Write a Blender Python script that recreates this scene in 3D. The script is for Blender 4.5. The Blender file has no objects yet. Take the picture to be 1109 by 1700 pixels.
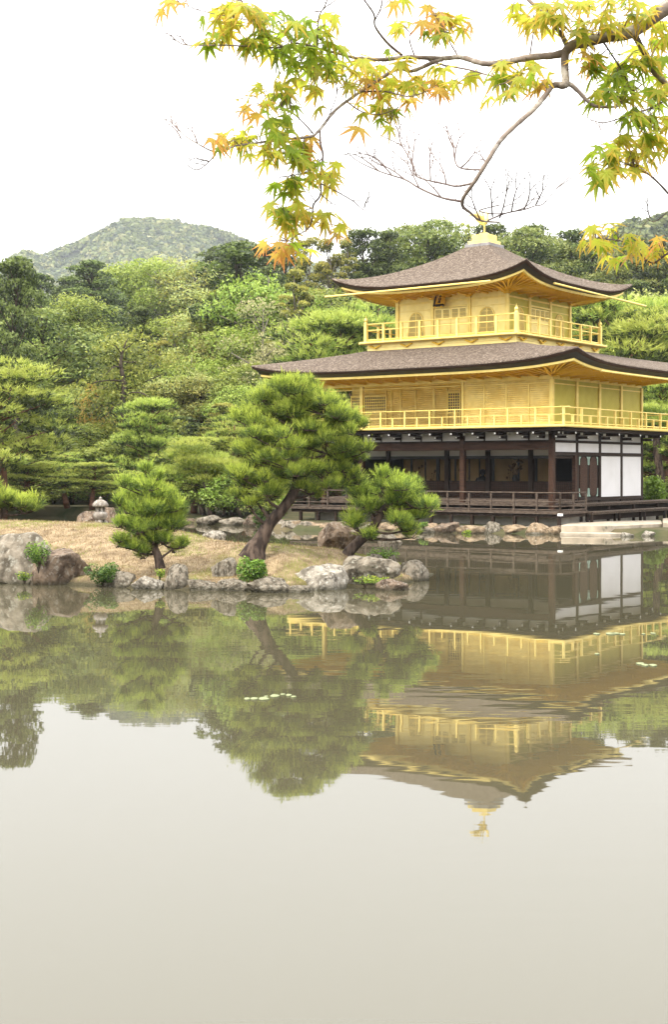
import bpy, bmesh, math, random
import numpy as np
from mathutils import Vector, Matrix, noise as mnoise

# ------------------------------------------------------------------ camera, sky, sun, exposure
sc = bpy.context.scene
col = sc.collection
F = 2300.0; CX = 554.5; HY = 777.0; CH = 2.6          # focal length in photo pixels, centre, horizon row, eye height

cam_d = bpy.data.cameras.new('camera'); cam = bpy.data.objects.new('camera', cam_d); col.objects.link(cam)
cam_d.sensor_fit = 'VERTICAL'; cam_d.sensor_height = 36; cam_d.lens = 36 * F / 1700
cam_d.shift_y = -(850 - HY) / 1700
cam_d.clip_start = 0.1; cam_d.clip_end = 6000
cam.location = (0, 0, CH); cam.rotation_euler = (math.pi / 2, 0, 0)
sc.camera = cam

SUN_EL = math.radians(50)
SUN_DIR = Vector((-0.78, -0.62, 0)).normalized()       # horizontal direction towards the sun
SUN_AZ = math.atan2(SUN_DIR.x, SUN_DIR.y)              # from +Y, clockwise
w = bpy.data.worlds.new('World'); sc.world = w; w.use_nodes = True
nt = w.node_tree; N = nt.nodes; Lk = nt.links
N.clear()
out = N.new('ShaderNodeOutputWorld'); bg = N.new('ShaderNodeBackground'); bg.inputs['Strength'].default_value = 0.1
sky = N.new('ShaderNodeTexSky'); sky.sky_type = 'NISHITA'; sky.sun_disc = False
sky.sun_elevation = SUN_EL; sky.sun_rotation = SUN_AZ; sky.dust_density = 6; sky.air_density = 1.2
tc = N.new('ShaderNodeTexCoord'); sep = N.new('ShaderNodeSeparateXYZ'); Lk.new(tc.outputs['Generated'], sep.inputs[0])
ramp = N.new('ShaderNodeMapRange'); ramp.inputs[1].default_value = 0.0; ramp.inputs[2].default_value = 0.5
ramp.inputs[3].default_value = 0; ramp.inputs[4].default_value = 1
Lk.new(sep.outputs['Z'], ramp.inputs[0])
pw = N.new('ShaderNodeMath'); pw.operation = 'POWER'; pw.inputs[1].default_value = 1.2; Lk.new(ramp.outputs[0], pw.inputs[0])
ma = N.new('ShaderNodeMath'); ma.operation = 'MULTIPLY_ADD'; ma.inputs[1].default_value = 30.0; ma.inputs[2].default_value = 9.0; Lk.new(pw.outputs[0], ma.inputs[0])
comb = N.new('ShaderNodeVectorMath'); comb.operation = 'SCALE'; comb.inputs[0].default_value = (1.0, 0.99, 0.97)
Lk.new(ma.outputs[0], comb.inputs['Scale'])
mx = N.new('ShaderNodeMix'); mx.data_type = 'RGBA'; mx.inputs[0].default_value = 0.93   # overcast layer over the blue
Lk.new(sky.outputs[0], mx.inputs[6]); Lk.new(comb.outputs[0], mx.inputs[7])
Lk.new(mx.outputs[2], bg.inputs['Color']); Lk.new(bg.outputs[0], out.inputs[0])

sl = bpy.data.lights.new('sun', 'SUN'); sl.energy = 3.8; sl.angle = math.radians(9); sl.color = (1, 0.93, 0.80)
so = bpy.data.objects.new('sun', sl); col.objects.link(so)
to = Vector((SUN_DIR.x * math.cos(SUN_EL), SUN_DIR.y * math.cos(SUN_EL), math.sin(SUN_EL)))
so.rotation_euler = to.to_track_quat('Z', 'Y').to_euler(); so.location = (-40, -30, 60)
sc.view_settings.view_transform = 'Standard'; sc.view_settings.look = 'None'
sc.view_settings.exposure = 0.22; sc.view_settings.gamma = 1
sc.cycles.max_bounces = 7; sc.cycles.diffuse_bounces = 3; sc.cycles.glossy_bounces = 3
sc.cycles.transmission_bounces = 4; sc.cycles.transparent_max_bounces = 4; sc.cycles.volume_bounces = 0
sc.cycles.caustics_reflective = False; sc.cycles.caustics_refractive = False

def pt(px, py, d):
    return Vector(((px - CX) / F * d, d, CH - (py - HY) / F * d))

# ------------------------------------------------------------------ helpers
def tag(o, label=None, cat=None, group=None, kind=None):
    if label: o['label'] = label
    if cat: o['category'] = cat
    if group: o['group'] = group
    if kind: o['kind'] = kind
    return o

def empty(name, loc=(0, 0, 0), rz=0, parent=None):
    o = bpy.data.objects.new(name, None); col.objects.link(o); o.empty_display_size = 0.3
    o.location = loc; o.rotation_euler = (0, 0, rz)
    if parent: o.parent = parent
    return o

class MB:
    """collects vertices and faces"""
    def __init__(s): s.v = []; s.f = []; s.m = []
    def add(s, vs, fs, m=0):
        b = len(s.v); s.v += [tuple(p) for p in vs]; s.f += [tuple(b + i for i in f) for f in fs]; s.m += [m] * len(fs); return s
    def box(s, x0, x1, y0, y1, z0, z1, m=0):
        if x0 > x1: x0, x1 = x1, x0
        if y0 > y1: y0, y1 = y1, y0
        if z0 > z1: z0, z1 = z1, z0
        return s.add([(x0, y0, z0), (x1, y0, z0), (x1, y1, z0), (x0, y1, z0), (x0, y0, z1), (x1, y0, z1), (x1, y1, z1), (x0, y1, z1)],
                     [(0, 3, 2, 1), (4, 5, 6, 7), (0, 1, 5, 4), (1, 2, 6, 5), (2, 3, 7, 6), (3, 0, 4, 7)], m)
    def tube(s, pts, rad, n=8, m=0, cap=True):
        pts = [Vector(p) for p in pts]
        if not hasattr(rad, '__len__'): rad = [rad] * len(pts)
        rings = []; up = Vector((0.13, 0.21, 1)).normalized(); px_ = None
        for i, p in enumerate(pts):
            d = (pts[min(i + 1, len(pts) - 1)] - pts[max(i - 1, 0)])
            if d.length < 1e-9: d = Vector((0, 0, 1))
            d.normalize()
            if px_ is None:
                a = d.cross(up)
                if a.length < 0.05: a = d.cross(Vector((1, 0, 0)))
            else:
                a = px_ - d * px_.dot(d)
                if a.length < 1e-5: a = d.cross(up)
            a.normalize(); px_ = a; b = d.cross(a)
            rings.append([p + (a * math.cos(2 * math.pi * k / n) + b * math.sin(2 * math.pi * k / n)) * rad[i] for k in range(n)])
        vs = [q for r in rings for q in r]; fs = []
        for i in range(len(rings) - 1):
            for k in range(n):
                k2 = (k + 1) % n
                fs.append((i * n + k, i * n + k2, (i + 1) * n + k2, (i + 1) * n + k))
        if cap:
            fs.append(tuple(range(n - 1, -1, -1))); fs.append(tuple((len(rings) - 1) * n + k for k in range(n)))
        return s.add(vs, fs, m)
    def lathe(s, c, prof, n=20, m=0, sq=None):
        vs = []; fs = []
        for (r, z) in prof:
            for k in range(n):
                a = 2 * math.pi * (k + 0.5) / n
                vs.append((c[0] + r * math.cos(a), c[1] + r * math.sin(a), c[2] + z))
        for i in range(len(prof) - 1):
            for k in range(n):
                k2 = (k + 1) % n; fs.append((i * n + k, i * n + k2, (i + 1) * n + k2, (i + 1) * n + k))
        fs.append(tuple(range(n - 1, -1, -1))); fs.append(tuple((len(prof) - 1) * n + k for k in range(n)))
        return s.add(vs, fs, m)
    def build(s, name, mats, parent=None, smooth=False, bevel=0):
        me = bpy.data.meshes.new(name); me.from_pydata(s.v, [], s.f)
        if not isinstance(mats, (list, tuple)): mats = [mats]
        for m in mats: me.materials.append(m)
        if len(mats) > 1: me.polygons.foreach_set('material_index', s.m)
        if smooth: me.polygons.foreach_set('use_smooth', [True] * len(me.polygons))
        me.update()
        o = bpy.data.objects.new(name, me); col.objects.link(o)
        if parent: o.parent = parent
        if bevel:
            b = o.modifiers.new('bevel', 'BEVEL'); b.width = bevel; b.segments = 1; b.limit_method = 'ANGLE'
        return o

def np_mesh(name, verts, k, mats, midx=None, parent=None, smooth=False, attr=None):
    """verts (M*k,3) as M separate k-gons"""
    verts = np.asarray(verts, dtype=np.float32).reshape(-1, 3); M = len(verts) // k
    me = bpy.data.meshes.new(name)
    me.vertices.add(M * k); me.vertices.foreach_set('co', verts.ravel())
    me.loops.add(M * k); me.loops.foreach_set('vertex_index', np.arange(M * k, dtype=np.int32))
    me.polygons.add(M); me.polygons.foreach_set('loop_start', np.arange(0, M * k, k, dtype=np.int32))
    for m in mats: me.materials.append(m)
    if midx is not None: me.polygons.foreach_set('material_index', np.asarray(midx, dtype=np.int32))
    me.update(calc_edges=True)
    if attr is not None:
        a = me.attributes.new('tone', 'FLOAT', 'POINT'); a.data.foreach_set('value', np.asarray(attr, dtype=np.float32))
    o = bpy.data.objects.new(name, me); col.objects.link(o)
    if parent: o.parent = parent
    return o

def smooth_path(pts, rad=None, sub=5):
    P = [Vector(p) for p in pts]; out_, ro = [], []
    if rad is None: rad = [1] * len(P)
    for i in range(len(P) - 1):
        p0 = P[max(i - 1, 0)]; p1 = P[i]; p2 = P[i + 1]; p3 = P[min(i + 2, len(P) - 1)]
        for j in range(sub):
            t = j / sub
            q = 0.5 * ((2 * p1) + (p2 - p0) * t + (2 * p0 - 5 * p1 + 4 * p2 - p3) * t * t + (3 * p1 - p0 - 3 * p2 + p3) * t ** 3)
            out_.append(q); ro.append(rad[i] * (1 - t) + rad[i + 1] * t)
    out_.append(P[-1]); ro.append(rad[-1])
    return out_, ro

# ------------------------------------------------------------------ materials
def mat(name, base, rough=0.7, metallic=0.0, col2=None, scale=3.0, detail=6, bump=0.0, bscale=None, stretch=(1, 1, 1), lo=0.35, hi=0.65,
        col3=None, scale3=1.0, lo3=.5, hi3=.62, spec=0.5, objvar=0, coord='Object', dist=0.02):
    m = bpy.data.materials.new(name); m.use_nodes = True
    t = m.node_tree; n = t.nodes; l = t.links; b = n['Principled BSDF']
    b.inputs['Roughness'].default_value = rough; b.inputs['Metallic'].default_value = metallic
    b.inputs['Specular IOR Level'].default_value = spec if rough < .55 and not metallic else .12
    b.inputs['Base Color'].default_value = (*base, 1)
    cur = None
    tcn = n.new('ShaderNodeTexCoord'); mp = n.new('ShaderNodeMapping'); mp.inputs['Scale'].default_value = stretch
    l.new(tcn.outputs[coord], mp.inputs[0])
    if col2:
        nz = n.new('ShaderNodeTexNoise'); nz.inputs['Scale'].default_value = scale; nz.inputs['Detail'].default_value = detail
        l.new(mp.outputs[0], nz.inputs['Vector'])
        mr = n.new('ShaderNodeMapRange'); mr.inputs[1].default_value = lo; mr.inputs[2].default_value = hi; l.new(nz.outputs[0], mr.inputs[0])
        mi = n.new('ShaderNodeMix'); mi.data_type = 'RGBA'; mi.inputs[6].default_value = (*base, 1); mi.inputs[7].default_value = (*col2, 1)
        l.new(mr.outputs[0], mi.inputs[0]); cur = mi.outputs[2]
    if col3:
        nz = n.new('ShaderNodeTexNoise'); nz.inputs['Scale'].default_value = scale3; nz.inputs['Detail'].default_value = 8; nz.inputs['Roughness'].default_value = .65
        l.new(tcn.outputs[coord], nz.inputs['Vector'])
        mr = n.new('ShaderNodeMapRange'); mr.inputs[1].default_value = lo3; mr.inputs[2].default_value = hi3; l.new(nz.outputs[0], mr.inputs[0])
        mi = n.new('ShaderNodeMix'); mi.data_type = 'RGBA'; mi.inputs[6].default_value = (*base, 1); mi.inputs[7].default_value = (*col3, 1)
        if cur: l.new(cur, mi.inputs[6])
        l.new(mr.outputs[0], mi.inputs[0]); cur = mi.outputs[2]
    if objvar:
        oi = n.new('ShaderNodeObjectInfo'); mr = n.new('ShaderNodeMapRange'); mr.inputs[3].default_value = 1 - objvar; mr.inputs[4].default_value = 1 + objvar
        l.new(oi.outputs['Random'], mr.inputs[0]); hs = n.new('ShaderNodeHueSaturation'); l.new(mr.outputs[0], hs.inputs['Value'])
        hs.inputs['Color'].default_value = (*base, 1)
        if cur: l.new(cur, hs.inputs['Color'])
        cur = hs.outputs[0]
    if cur: l.new(cur, b.inputs['Base Color'])
    if bump:
        nz = n.new('ShaderNodeTexNoise'); nz.inputs['Scale'].default_value = bscale or scale * 2; nz.inputs['Detail'].default_value = 8
        l.new(mp.outputs[0], nz.inputs['Vector'])
        bp = n.new('ShaderNodeBump'); bp.inputs['Strength'].default_value = bump; bp.inputs['Distance'].default_value = dist
        l.new(nz.outputs[0], bp.inputs['Height']); l.new(bp.outputs[0], b.inputs['Normal'])
    return m

def leafmat(name, c, trans=0.35, var=0.18, tip=None, rough=0.5, hue=0.011):
    m = bpy.data.materials.new(name); m.use_nodes = True
    t = m.node_tree; n = t.nodes; l = t.links; n.clear()
    o = n.new('ShaderNodeOutputMaterial'); d = n.new('ShaderNodeBsdfPrincipled'); tr = n.new('ShaderNodeBsdfTranslucent'); ms = n.new('ShaderNodeMixShader')
    d.inputs['Roughness'].default_value = rough; d.inputs['Specular IOR Level'].default_value = 0.3
    rgb = n.new('ShaderNodeRGB'); rgb.outputs[0].default_value = (*c, 1); cur = rgb.outputs[0]
    if tip:
        at = n.new('ShaderNodeAttribute'); at.attribute_name = 'tone'
        mi = n.new('ShaderNodeMix'); mi.data_type = 'RGBA'; l.new(cur, mi.inputs[6]); mi.inputs[7].default_value = (*tip, 1); l.new(at.outputs['Fac'], mi.inputs[0]); cur = mi.outputs[2]
    oi = n.new('ShaderNodeObjectInfo'); geo = n.new('ShaderNodeNewGeometry')
    ad = n.new('ShaderNodeMath'); ad.operation = 'ADD'; l.new(oi.outputs['Random'], ad.inputs[0]); l.new(geo.outputs['Random Per Island'], ad.inputs[1])
    mr = n.new('ShaderNodeMapRange'); mr.inputs[2].default_value = 2; mr.inputs[3].default_value = 1 - var; mr.inputs[4].default_value = 1 + var; l.new(ad.outputs[0], mr.inputs[0])
    mh = n.new('ShaderNodeMapRange'); mh.inputs[3].default_value = .5 - hue; mh.inputs[4].default_value = .5 + hue; l.new(oi.outputs['Random'], mh.inputs[0])
    hs = n.new('ShaderNodeHueSaturation'); l.new(mr.outputs[0], hs.inputs['Value']); l.new(mh.outputs[0], hs.inputs['Hue']); l.new(cur, hs.inputs['Color'])
    l.new(hs.outputs[0], d.inputs['Base Color']); l.new(hs.outputs[0], tr.inputs['Color'])
    ms.inputs[0].default_value = trans; l.new(d.outputs[0], ms.inputs[1]); l.new(tr.outputs[0], ms.inputs[2]); l.new(ms.outputs[0], o.inputs[0])
    return m

M = {}
M['gold'] = mat('gold_leaf', (0.94, 0.755, 0.27), 0.42, 0.42, col2=(0.89, 0.68, 0.20), scale=2.2, bump=.15, bscale=30, lo=.3, hi=.7)
def leafed(m, k=.06):
    t = m.node_tree; n = t.nodes; l = t.links; b = n['Principled BSDF']
    lk = b.inputs['Base Color'].links[0]; src = lk.from_socket
    tcn = n.new('ShaderNodeTexCoord'); vo = n.new('ShaderNodeTexVoronoi'); vo.distance = 'CHEBYCHEV'; vo.inputs['Scale'].default_value = 6; vo.inputs['Randomness'].default_value = .25
    l.new(tcn.outputs['Object'], vo.inputs['Vector']); sp = n.new('ShaderNodeSeparateColor'); l.new(vo.outputs['Color'], sp.inputs[0])
    mr = n.new('ShaderNodeMapRange'); mr.inputs[3].default_value = 1 - k; mr.inputs[4].default_value = 1 + k * .6; l.new(sp.outputs[0], mr.inputs[0])
    hs = n.new('ShaderNodeHueSaturation'); l.new(src, hs.inputs['Color']); l.new(mr.outputs[0], hs.inputs['Value']); l.new(hs.outputs[0], b.inputs['Base Color'])
    r = n.new('ShaderNodeMapRange'); r.inputs[3].default_value = .36; r.inputs[4].default_value = .5; l.new(sp.outputs[1], r.inputs[0]); l.new(r.outputs[0], b.inputs['Roughness'])
def _g(): pass
def louver_gold():
    m = mat('gold_louver', (0.95, 0.77, 0.30), 0.44, 0.38, col2=(0.84, 0.62, 0.19), scale=1.5)
    t = m.node_tree; n = t.nodes; l = t.links
    tcn = n.new('ShaderNodeTexCoord'); wv = n.new('ShaderNodeTexWave'); wv.bands_direction = 'Z'; wv.inputs['Scale'].default_value = 3.6; wv.inputs['Distortion'].default_value = .25
    l.new(tcn.outputs['Object'], wv.inputs['Vector']); bp = n.new('ShaderNodeBump'); bp.inputs['Strength'].default_value = .8; bp.inputs['Distance'].default_value = .018
    l.new(wv.outputs['Fac'], bp.inputs['Height']); l.new(bp.outputs[0], n['Principled BSDF'].inputs['Normal']); return m
M['goldl'] = louver_gold(); leafed(M['gold']); leafed(M['goldl'])
M['gold_lit'] = mat('gold_leaf_lit_tone', (1.0, 0.83, 0.35), 0.40, 0.38, col2=(0.97, 0.78, 0.28), scale=2.0, bump=.15, bscale=30, lo=.3, hi=.7); leafed(M['gold_lit'], .05)  # lighter copy of the gold: top storey's bright highlight put into the colour
M['gold_shade'] = mat('gold_leaf_shade_tone', (0.56, 0.48, 0.09), 0.45, 0.45, col2=(0.50, 0.42, 0.07), scale=2, bump=.3, bscale=60)  # darker greenish copy of the gold: right faces' shade put into the colour
M['goldd'] = mat('gold_deep', (0.88, 0.58, 0.07), 0.45, 0.55, col2=(0.82, 0.51, 0.055), scale=2, spec=.05)  # deeper copy of the gold, with the under-eave shade put into its colour
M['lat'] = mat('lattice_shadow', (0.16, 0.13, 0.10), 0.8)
M['wood'] = mat('dark_timber', (0.036, 0.023, 0.017), 0.65, col2=(0.018, 0.012, 0.009), scale=4, stretch=(6, 6, .6), bump=.3, bscale=12)
M['woodr'] = mat('red_brown_timber', (0.060, 0.030, 0.019), 0.6, col2=(0.030, 0.016, 0.011), scale=3, stretch=(.6, 6, 6), bump=.3, bscale=10)
M['woodg'] = mat('weathered_timber', (0.115, 0.088, 0.068), 0.8, col2=(0.05, 0.036, 0.029), scale=5, stretch=(1.2, 3, 3), bump=.4, bscale=14)
M['black'] = mat('black_lacquer_and_shade', (0.012, 0.010, 0.009), 0.5)  # lacquer, and also shade painted as flat black on eaves and inside
M['white'] = mat('white_plaster', (0.60, 0.59, 0.60), 0.75, col2=(0.55, 0.54, 0.54), scale=1.2, lo=.45, hi=.75)
M['cap'] = mat('white_paint', (0.8, 0.8, 0.78), 0.5)
M['tan'] = mat('tan_screen', (0.42, 0.28, 0.13), 0.8, col2=(0.32, 0.21, 0.09), scale=1.3)
M['screenink'] = mat('painted_flowers', (0.12, 0.07, 0.03), 0.8)
M['verd'] = mat('verdigris_metal', (0.25, 0.34, 0.29), 0.5, 0.3)
def bark_roof():
    m = mat('cypress_bark_roof', (0.165, 0.128, 0.100), 0.95, col2=(0.050, 0.036, 0.028), scale=10, detail=12, stretch=(1, 1, 6), lo=.36, hi=.62, col3=(0.27, 0.225, 0.185), scale3=9, lo3=.5, hi3=.72, bump=1, bscale=11, dist=.05)
    return m
M['roof'] = bark_roof()
M['roofedge'] = mat('bark_edge', (0.085, 0.05, 0.035), 0.85, col2=(0.045, 0.028, 0.022), scale=6, stretch=(1, 1, 8))
M['copper'] = mat('ridge_lead', (0.30, 0.29, 0.29), 0.6, col2=(.2, .19, .19), scale=5)
M['stone'] = mat('cut_stone', (0.42, 0.36, 0.28), 0.85, col2=(0.28, 0.24, 0.19), scale=2.5, bump=.5, bscale=12, col3=(0.10, 0.10, 0.075), scale3=1.4, lo3=.58, hi3=.7)
M['plinth'] = mat('pale_plinth', (0.50, 0.47, 0.41), 0.85, col2=(0.36, 0.33, 0.28), scale=2.0, bump=.3)
def wet(m, z0=.03, z1=.12, k=.35):
    t = m.node_tree; n = t.nodes; l = t.links; b = n['Principled BSDF']; src = b.inputs['Base Color'].links[0].from_socket
    g = n.new('ShaderNodeNewGeometry'); sp = n.new('ShaderNodeSeparateXYZ'); l.new(g.outputs['Position'], sp.inputs[0])
    mr = n.new('ShaderNodeMapRange'); mr.inputs[1].default_value = z0; mr.inputs[2].default_value = z1; mr.inputs[3].default_value = k; l.new(sp.outputs['Z'], mr.inputs[0])
    mi = n.new('ShaderNodeMix'); mi.data_type = 'RGBA'; mi.inputs[6].default_value = (.035, .034, .02, 1); l.new(mr.outputs[0], mi.inputs[0]); l.new(src, mi.inputs[7]); l.new(mi.outputs[2], b.inputs['Base Color']); return m
def rockmat(name, a, b_, c):
    return wet(_rockmat(name, a, b_, c))
def _rockmat(name, a, b_, c):
    return mat(name, a, 0.88, col2=b_, scale=3.2, detail=10, lo=.42, hi=.6, col3=c, scale3=7.5, lo3=.54, hi3=.66, bump=1.0, bscale=9, dist=.05)
M['rockg'] = rockmat('grey_lichen_rock', (0.215, 0.185, 0.145), (0.075, 0.064, 0.048), (0.30, 0.285, 0.24))
FILL = [('rocko', 'ochre'), ('rockb', 'brown'), ('rockg', 'grey'), ('rocko', 'sandy')]
M['rockb'] = rockmat('brown_rock', (0.17, 0.125, 0.09), (0.07, 0.05, 0.037), (0.27, 0.24, 0.20))
M['rockw'] = rockmat('whitish_rock', (0.30, 0.27, 0.225), (0.12, 0.105, 0.085), (0.48, 0.46, 0.41))
M['rocko'] = rockmat('ochre_rock', (0.27, 0.20, 0.13), (0.13, 0.095, 0.062), (0.33, 0.28, 0.215))
M['lantern'] = mat('lantern_granite', (0.25, 0.22, 0.19), 0.9, col2=(0.15, 0.13, 0.11), scale=9, bump=.5, bscale=25, col3=(.34, .32, .29), scale3=14)
M['island'] = mat('dry_turf', (0.29, 0.22, 0.135), 0.95, col2=(0.13, 0.092, 0.055), scale=3.2, detail=12, lo=.38, hi=.64, col3=(0.14, 0.125, 0.035), scale3=.7, lo3=.52, hi3=.66, bump=.9, bscale=18, dist=.04)
wet(M['island'], .03, .16, .1)
M['ground'] = mat('garden_ground', (0.10, 0.080, 0.045), 0.95, col2=(0.035, 0.045, 0.018), scale=.6, bump=.6)
M['forestfloor'] = mat('forest_floor', (0.018, 0.026, 0.010), 0.95, col2=(0.045, 0.055, 0.02), scale=.4)
M['bark'] = mat('pine_bark', (0.10, 0.072, 0.056), 0.9, col2=(0.032, 0.023, 0.019), scale=9, stretch=(1, 1, .4), bump=1, bscale=11, dist=.05, lo=.4, hi=.6)
M['barkr'] = mat('red_pine_bark', (0.20, 0.095, 0.06), 0.9, col2=(0.09, 0.055, 0.04), scale=3, bump=.8)
M['barkd'] = mat('dark_bark', (0.085, 0.065, 0.05), 0.9, col2=(0.04, 0.032, 0.026), scale=4, bump=.8)
M['barkl'] = mat('pale_bark', (0.17, 0.15, 0.12), 0.9, col2=(0.18, 0.16, 0.13), scale=4)
M['maplebark'] = mat('maple_bark', (0.235, 0.19, 0.155), 0.85, col2=(0.12, 0.095, 0.08), scale=14, bump=.8, bscale=60, dist=.003, col3=(.36, .33, .29), scale3=22)
M['twig'] = mat('twig_bark', (0.10, 0.07, 0.065), 0.85, col2=(0.16, 0.125, 0.11), scale=30)

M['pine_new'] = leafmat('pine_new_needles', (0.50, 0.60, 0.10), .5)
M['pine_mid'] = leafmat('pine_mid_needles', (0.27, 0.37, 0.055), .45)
M['pine_dark'] = leafmat('pine_dark_needles', (0.07, 0.12, 0.022), .2)  # darkest needles, set towards the underside of each pad

# ------------------------------------------------------------------ water and land
def water():
    me = MB().add([(-700, -60, 0), (700, -60, 0), (700, 420, 0), (-700, 420, 0)], [(0, 1, 2, 3)])
    m = bpy.data.materials.new('pond_water'); m.use_nodes = True; t = m.node_tree; n = t.nodes; l = t.links; b = n['Principled BSDF']
    b.inputs['Base Color'].default_value = (0.062, 0.056, 0.034, 1); b.inputs['Roughness'].default_value = 0.015; b.inputs['IOR'].default_value = 1.40
    tcn = n.new('ShaderNodeTexCoord')
    def nz(scale, sx, sy, det):
        mp = n.new('ShaderNodeMapping'); mp.inputs['Scale'].default_value = (sx, sy, 1); l.new(tcn.outputs['Object'], mp.inputs[0])
        q = n.new('ShaderNodeTexNoise'); q.inputs['Scale'].default_value = scale; q.inputs['Detail'].default_value = det; q.inputs['Roughness'].default_value = .45
        l.new(mp.outputs[0], q.inputs['Vector']); return q.outputs[0]
    b1 = n.new('ShaderNodeBump'); b1.inputs['Strength'].default_value = 1; b1.inputs['Distance'].default_value = .0021; l.new(nz(2.6, .42, 1.1, 2), b1.inputs['Height'])
    b2 = n.new('ShaderNodeBump'); b2.inputs['Strength'].default_value = 1; b2.inputs['Distance'].default_value = .006; l.new(nz(.35, .6, 1, 1), b2.inputs['Height'])
    # ruffled patches where a breeze touches the pond
    pm = nz(.09, 1, 1, 2); mr = n.new('ShaderNodeMapRange'); mr.inputs[1].default_value = .47; mr.inputs[2].default_value = .66; mr.inputs[3].default_value = .15; l.new(pm, mr.inputs[0])
    l.new(mr.outputs[0], b1.inputs['Strength'])
    l.new(b2.outputs[0], b1.inputs['Normal']); l.new(b1.outputs[0], b.inputs['Normal'])
    o = me.build('water', m); tag(o, 'murky green brown pond mirroring pavilion, pines and sky', None, kind='structure')
water()

def interp(x, xs, ys): return float(np.interp(x, xs, ys))
SH_X = [-600, 0, 100, 200, 300, 330, 420, 440, 500, 700, 930, 1109, 1500]
SH_D = [80, 76, 76, 72, 67, 64, 62.5, 59, 57.6, 55.6, 54.6, 52.5, 51]
def shore(px): return interp(px, SH_X, SH_D)
TH = 0.648
PAV = Vector((8.99, 57.04, 0))
ux = Vector((math.cos(TH), -math.sin(TH), 0)); wy = Vector((math.sin(TH), math.cos(TH), 0))
def hill(x, y):
    s = max(0, y - 84)
    z = 0.34 + .25 * min(1, max(0, (y - 64) / 6)) + min(s, 62) ** 1.25 * 0.075
    z += 0.8 * mnoise.noise(Vector((x * .05, y * .05, 3)))* min(1, s / 10)
    if y > 150: z += 0.02 * (y - 150)
    return z
def land_z(x, y):
    px = CX + x / y * F
    e = y - shore(px)
    z = hill(x, y)
    if e < 0: return max(-1.0, e * .8)
    k = min(1, e / .5)
    return (z - .12) * k + .10 * math.sin(k * math.pi)
def grid_mesh(name, xs, ys, fn, m, smooth=True):
    v = []; f = []; W = len(xs)
    for yy in ys:
        for xx in xs: v.append((xx, yy, fn(xx, yy)))
    for j in range(len(ys) - 1):
        for i in range(W - 1): f.append((j * W + i, j * W + i + 1, (j + 1) * W + i + 1, (j + 1) * W + i))
    return MB().add(v, f).build(name, m, smooth=smooth)
g = grid_mesh('ground', np.concatenate([np.linspace(-120, -28, 24)[:-1], np.linspace(-28, 32, 121), np.linspace(32, 120, 24)[1:]]),
              np.concatenate([np.linspace(48, 84, 91)[:-1], np.linspace(84, 200, 50)[:-1], np.linspace(200, 420, 12)]), land_z, [M['ground']])
g.data.materials.append(M['forestfloor'])
for p in g.data.polygons:
    if p.center.y > 86: p.material_index = 1
tag(g, 'earth bank and hillside under the forest behind the pond', kind='structure')

# island
IX = [-700, -100, 0, 100, 200, 290, 350, 400, 470, 560, 640, 700, 722]
IF = [30.5, 31.2, 31.3, 31.0, 30.2, 29.6, 29.5, 29.4, 29.0, 30.3, 30.3, 32.0, 33.8]      # front shore distance
IC = [37, 37, 37, 36.5, 36.2, 35.4, 34.0, 32.6, 31.7, 32.0, 32.8, 34.0, 34.0]            # crest distance
IZ = [1.20, 1.20, 1.17, 1.17, 1.12, .98, .82, .80, .80, .70, .40, .08, -.4]
IB = [42, 42, 42, 41.5, 41, 40, 38.5, 37.2, 36, 36, 35.6, 34.8, 34.2]
def island_z(x, y):
    px = CX + x / y * F
    f_, c_, z_, b_ = (interp(px, IX, q) for q in (IF, IC, IZ, IB))
    f_ += .18 * mnoise.noise(Vector((x * 1.3, 0, 0)))
    n_ = .05 * mnoise.noise(Vector((x * .9, y * .9, 0))) + .018 * mnoise.noise(Vector((x * 5, y * 5, 0)))
    if y < f_: return -.6 * min(1, (f_ - y) / .5)
    if px > 722: return -.6
    if y < c_:
        t = (y - f_) / max(.1, c_ - f_)
        lip = min(1, (y - f_) / .25) * .14 if z_ > .1 else min(1, (y - f_) / .25) * .05
        s = t * t * (3 - 2 * t) * .55 + t * .45
        return lip + max(0, z_ - lip) * s + n_
    if y < b_:
        t = (y - c_) / max(.1, b_ - c_)
        return z_ * (1 - t * t) + n_ * (1 - t)
    return max(-.6, -(y - b_) * 1.2)
io = grid_mesh('island_ground', np.linspace(-22, 3.0, 380), np.linspace(28.3, 43, 210), island_z, M['island'])
tag(io, 'low island of dry tan turf in the pond', kind='structure')

# ------------------------------------------------------------------ rocks
def rock_mesh(seed, cuts=12, sub=4):
    rnd = random.Random(seed)
    bm = bmesh.new(); bmesh.ops.create_icosphere(bm, subdivisions=sub, radius=1)
    planes = []
    for _ in range(cuts):
        d = Vector((rnd.gauss(0, 1), rnd.gauss(0, 1), rnd.gauss(.15, .9))).normalized(); planes.append((d, rnd.uniform(.50, .85)))
    off = Vector((seed * 3.1, seed * 1.7, 0))
    for v in bm.verts:
        p = v.co.copy()
        p *= 1 + .18 * mnoise.noise(p * 1.3 + off)
        for d, h in planes:
            e = p.dot(d) - h
            if e > 0: p -= d * e * .92
        nn = p.normalized()
        r = (1 - min(1, abs(mnoise.noise(p * 2.3 + off)) * 7)) * -.07 + .05 * mnoise.noise(p * 5 + off) + .030 * mnoise.noise(p * 11 + off) + .016 * mnoise.noise(p * 22 + off)
        v.co = p + nn * r
    zs = [v.co.z for v in bm.verts]; xs = [v.co.x for v in bm.verts]
    zm, zM, xm, xM = min(zs), max(zs), min(xs), max(xs)
    for v in bm.verts:
        v.co.z = (v.co.z - zm) / (zM - zm); v.co.x = (v.co.x - xm) / (xM - xm) * 2 - 1
        if v.co.z < .35: v.co.z *= .6
    me = bpy.data.meshes.new('rock'); bm.to_mesh(me); bm.free()
    for p in me.polygons: p.use_smooth = True
    return me
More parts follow.
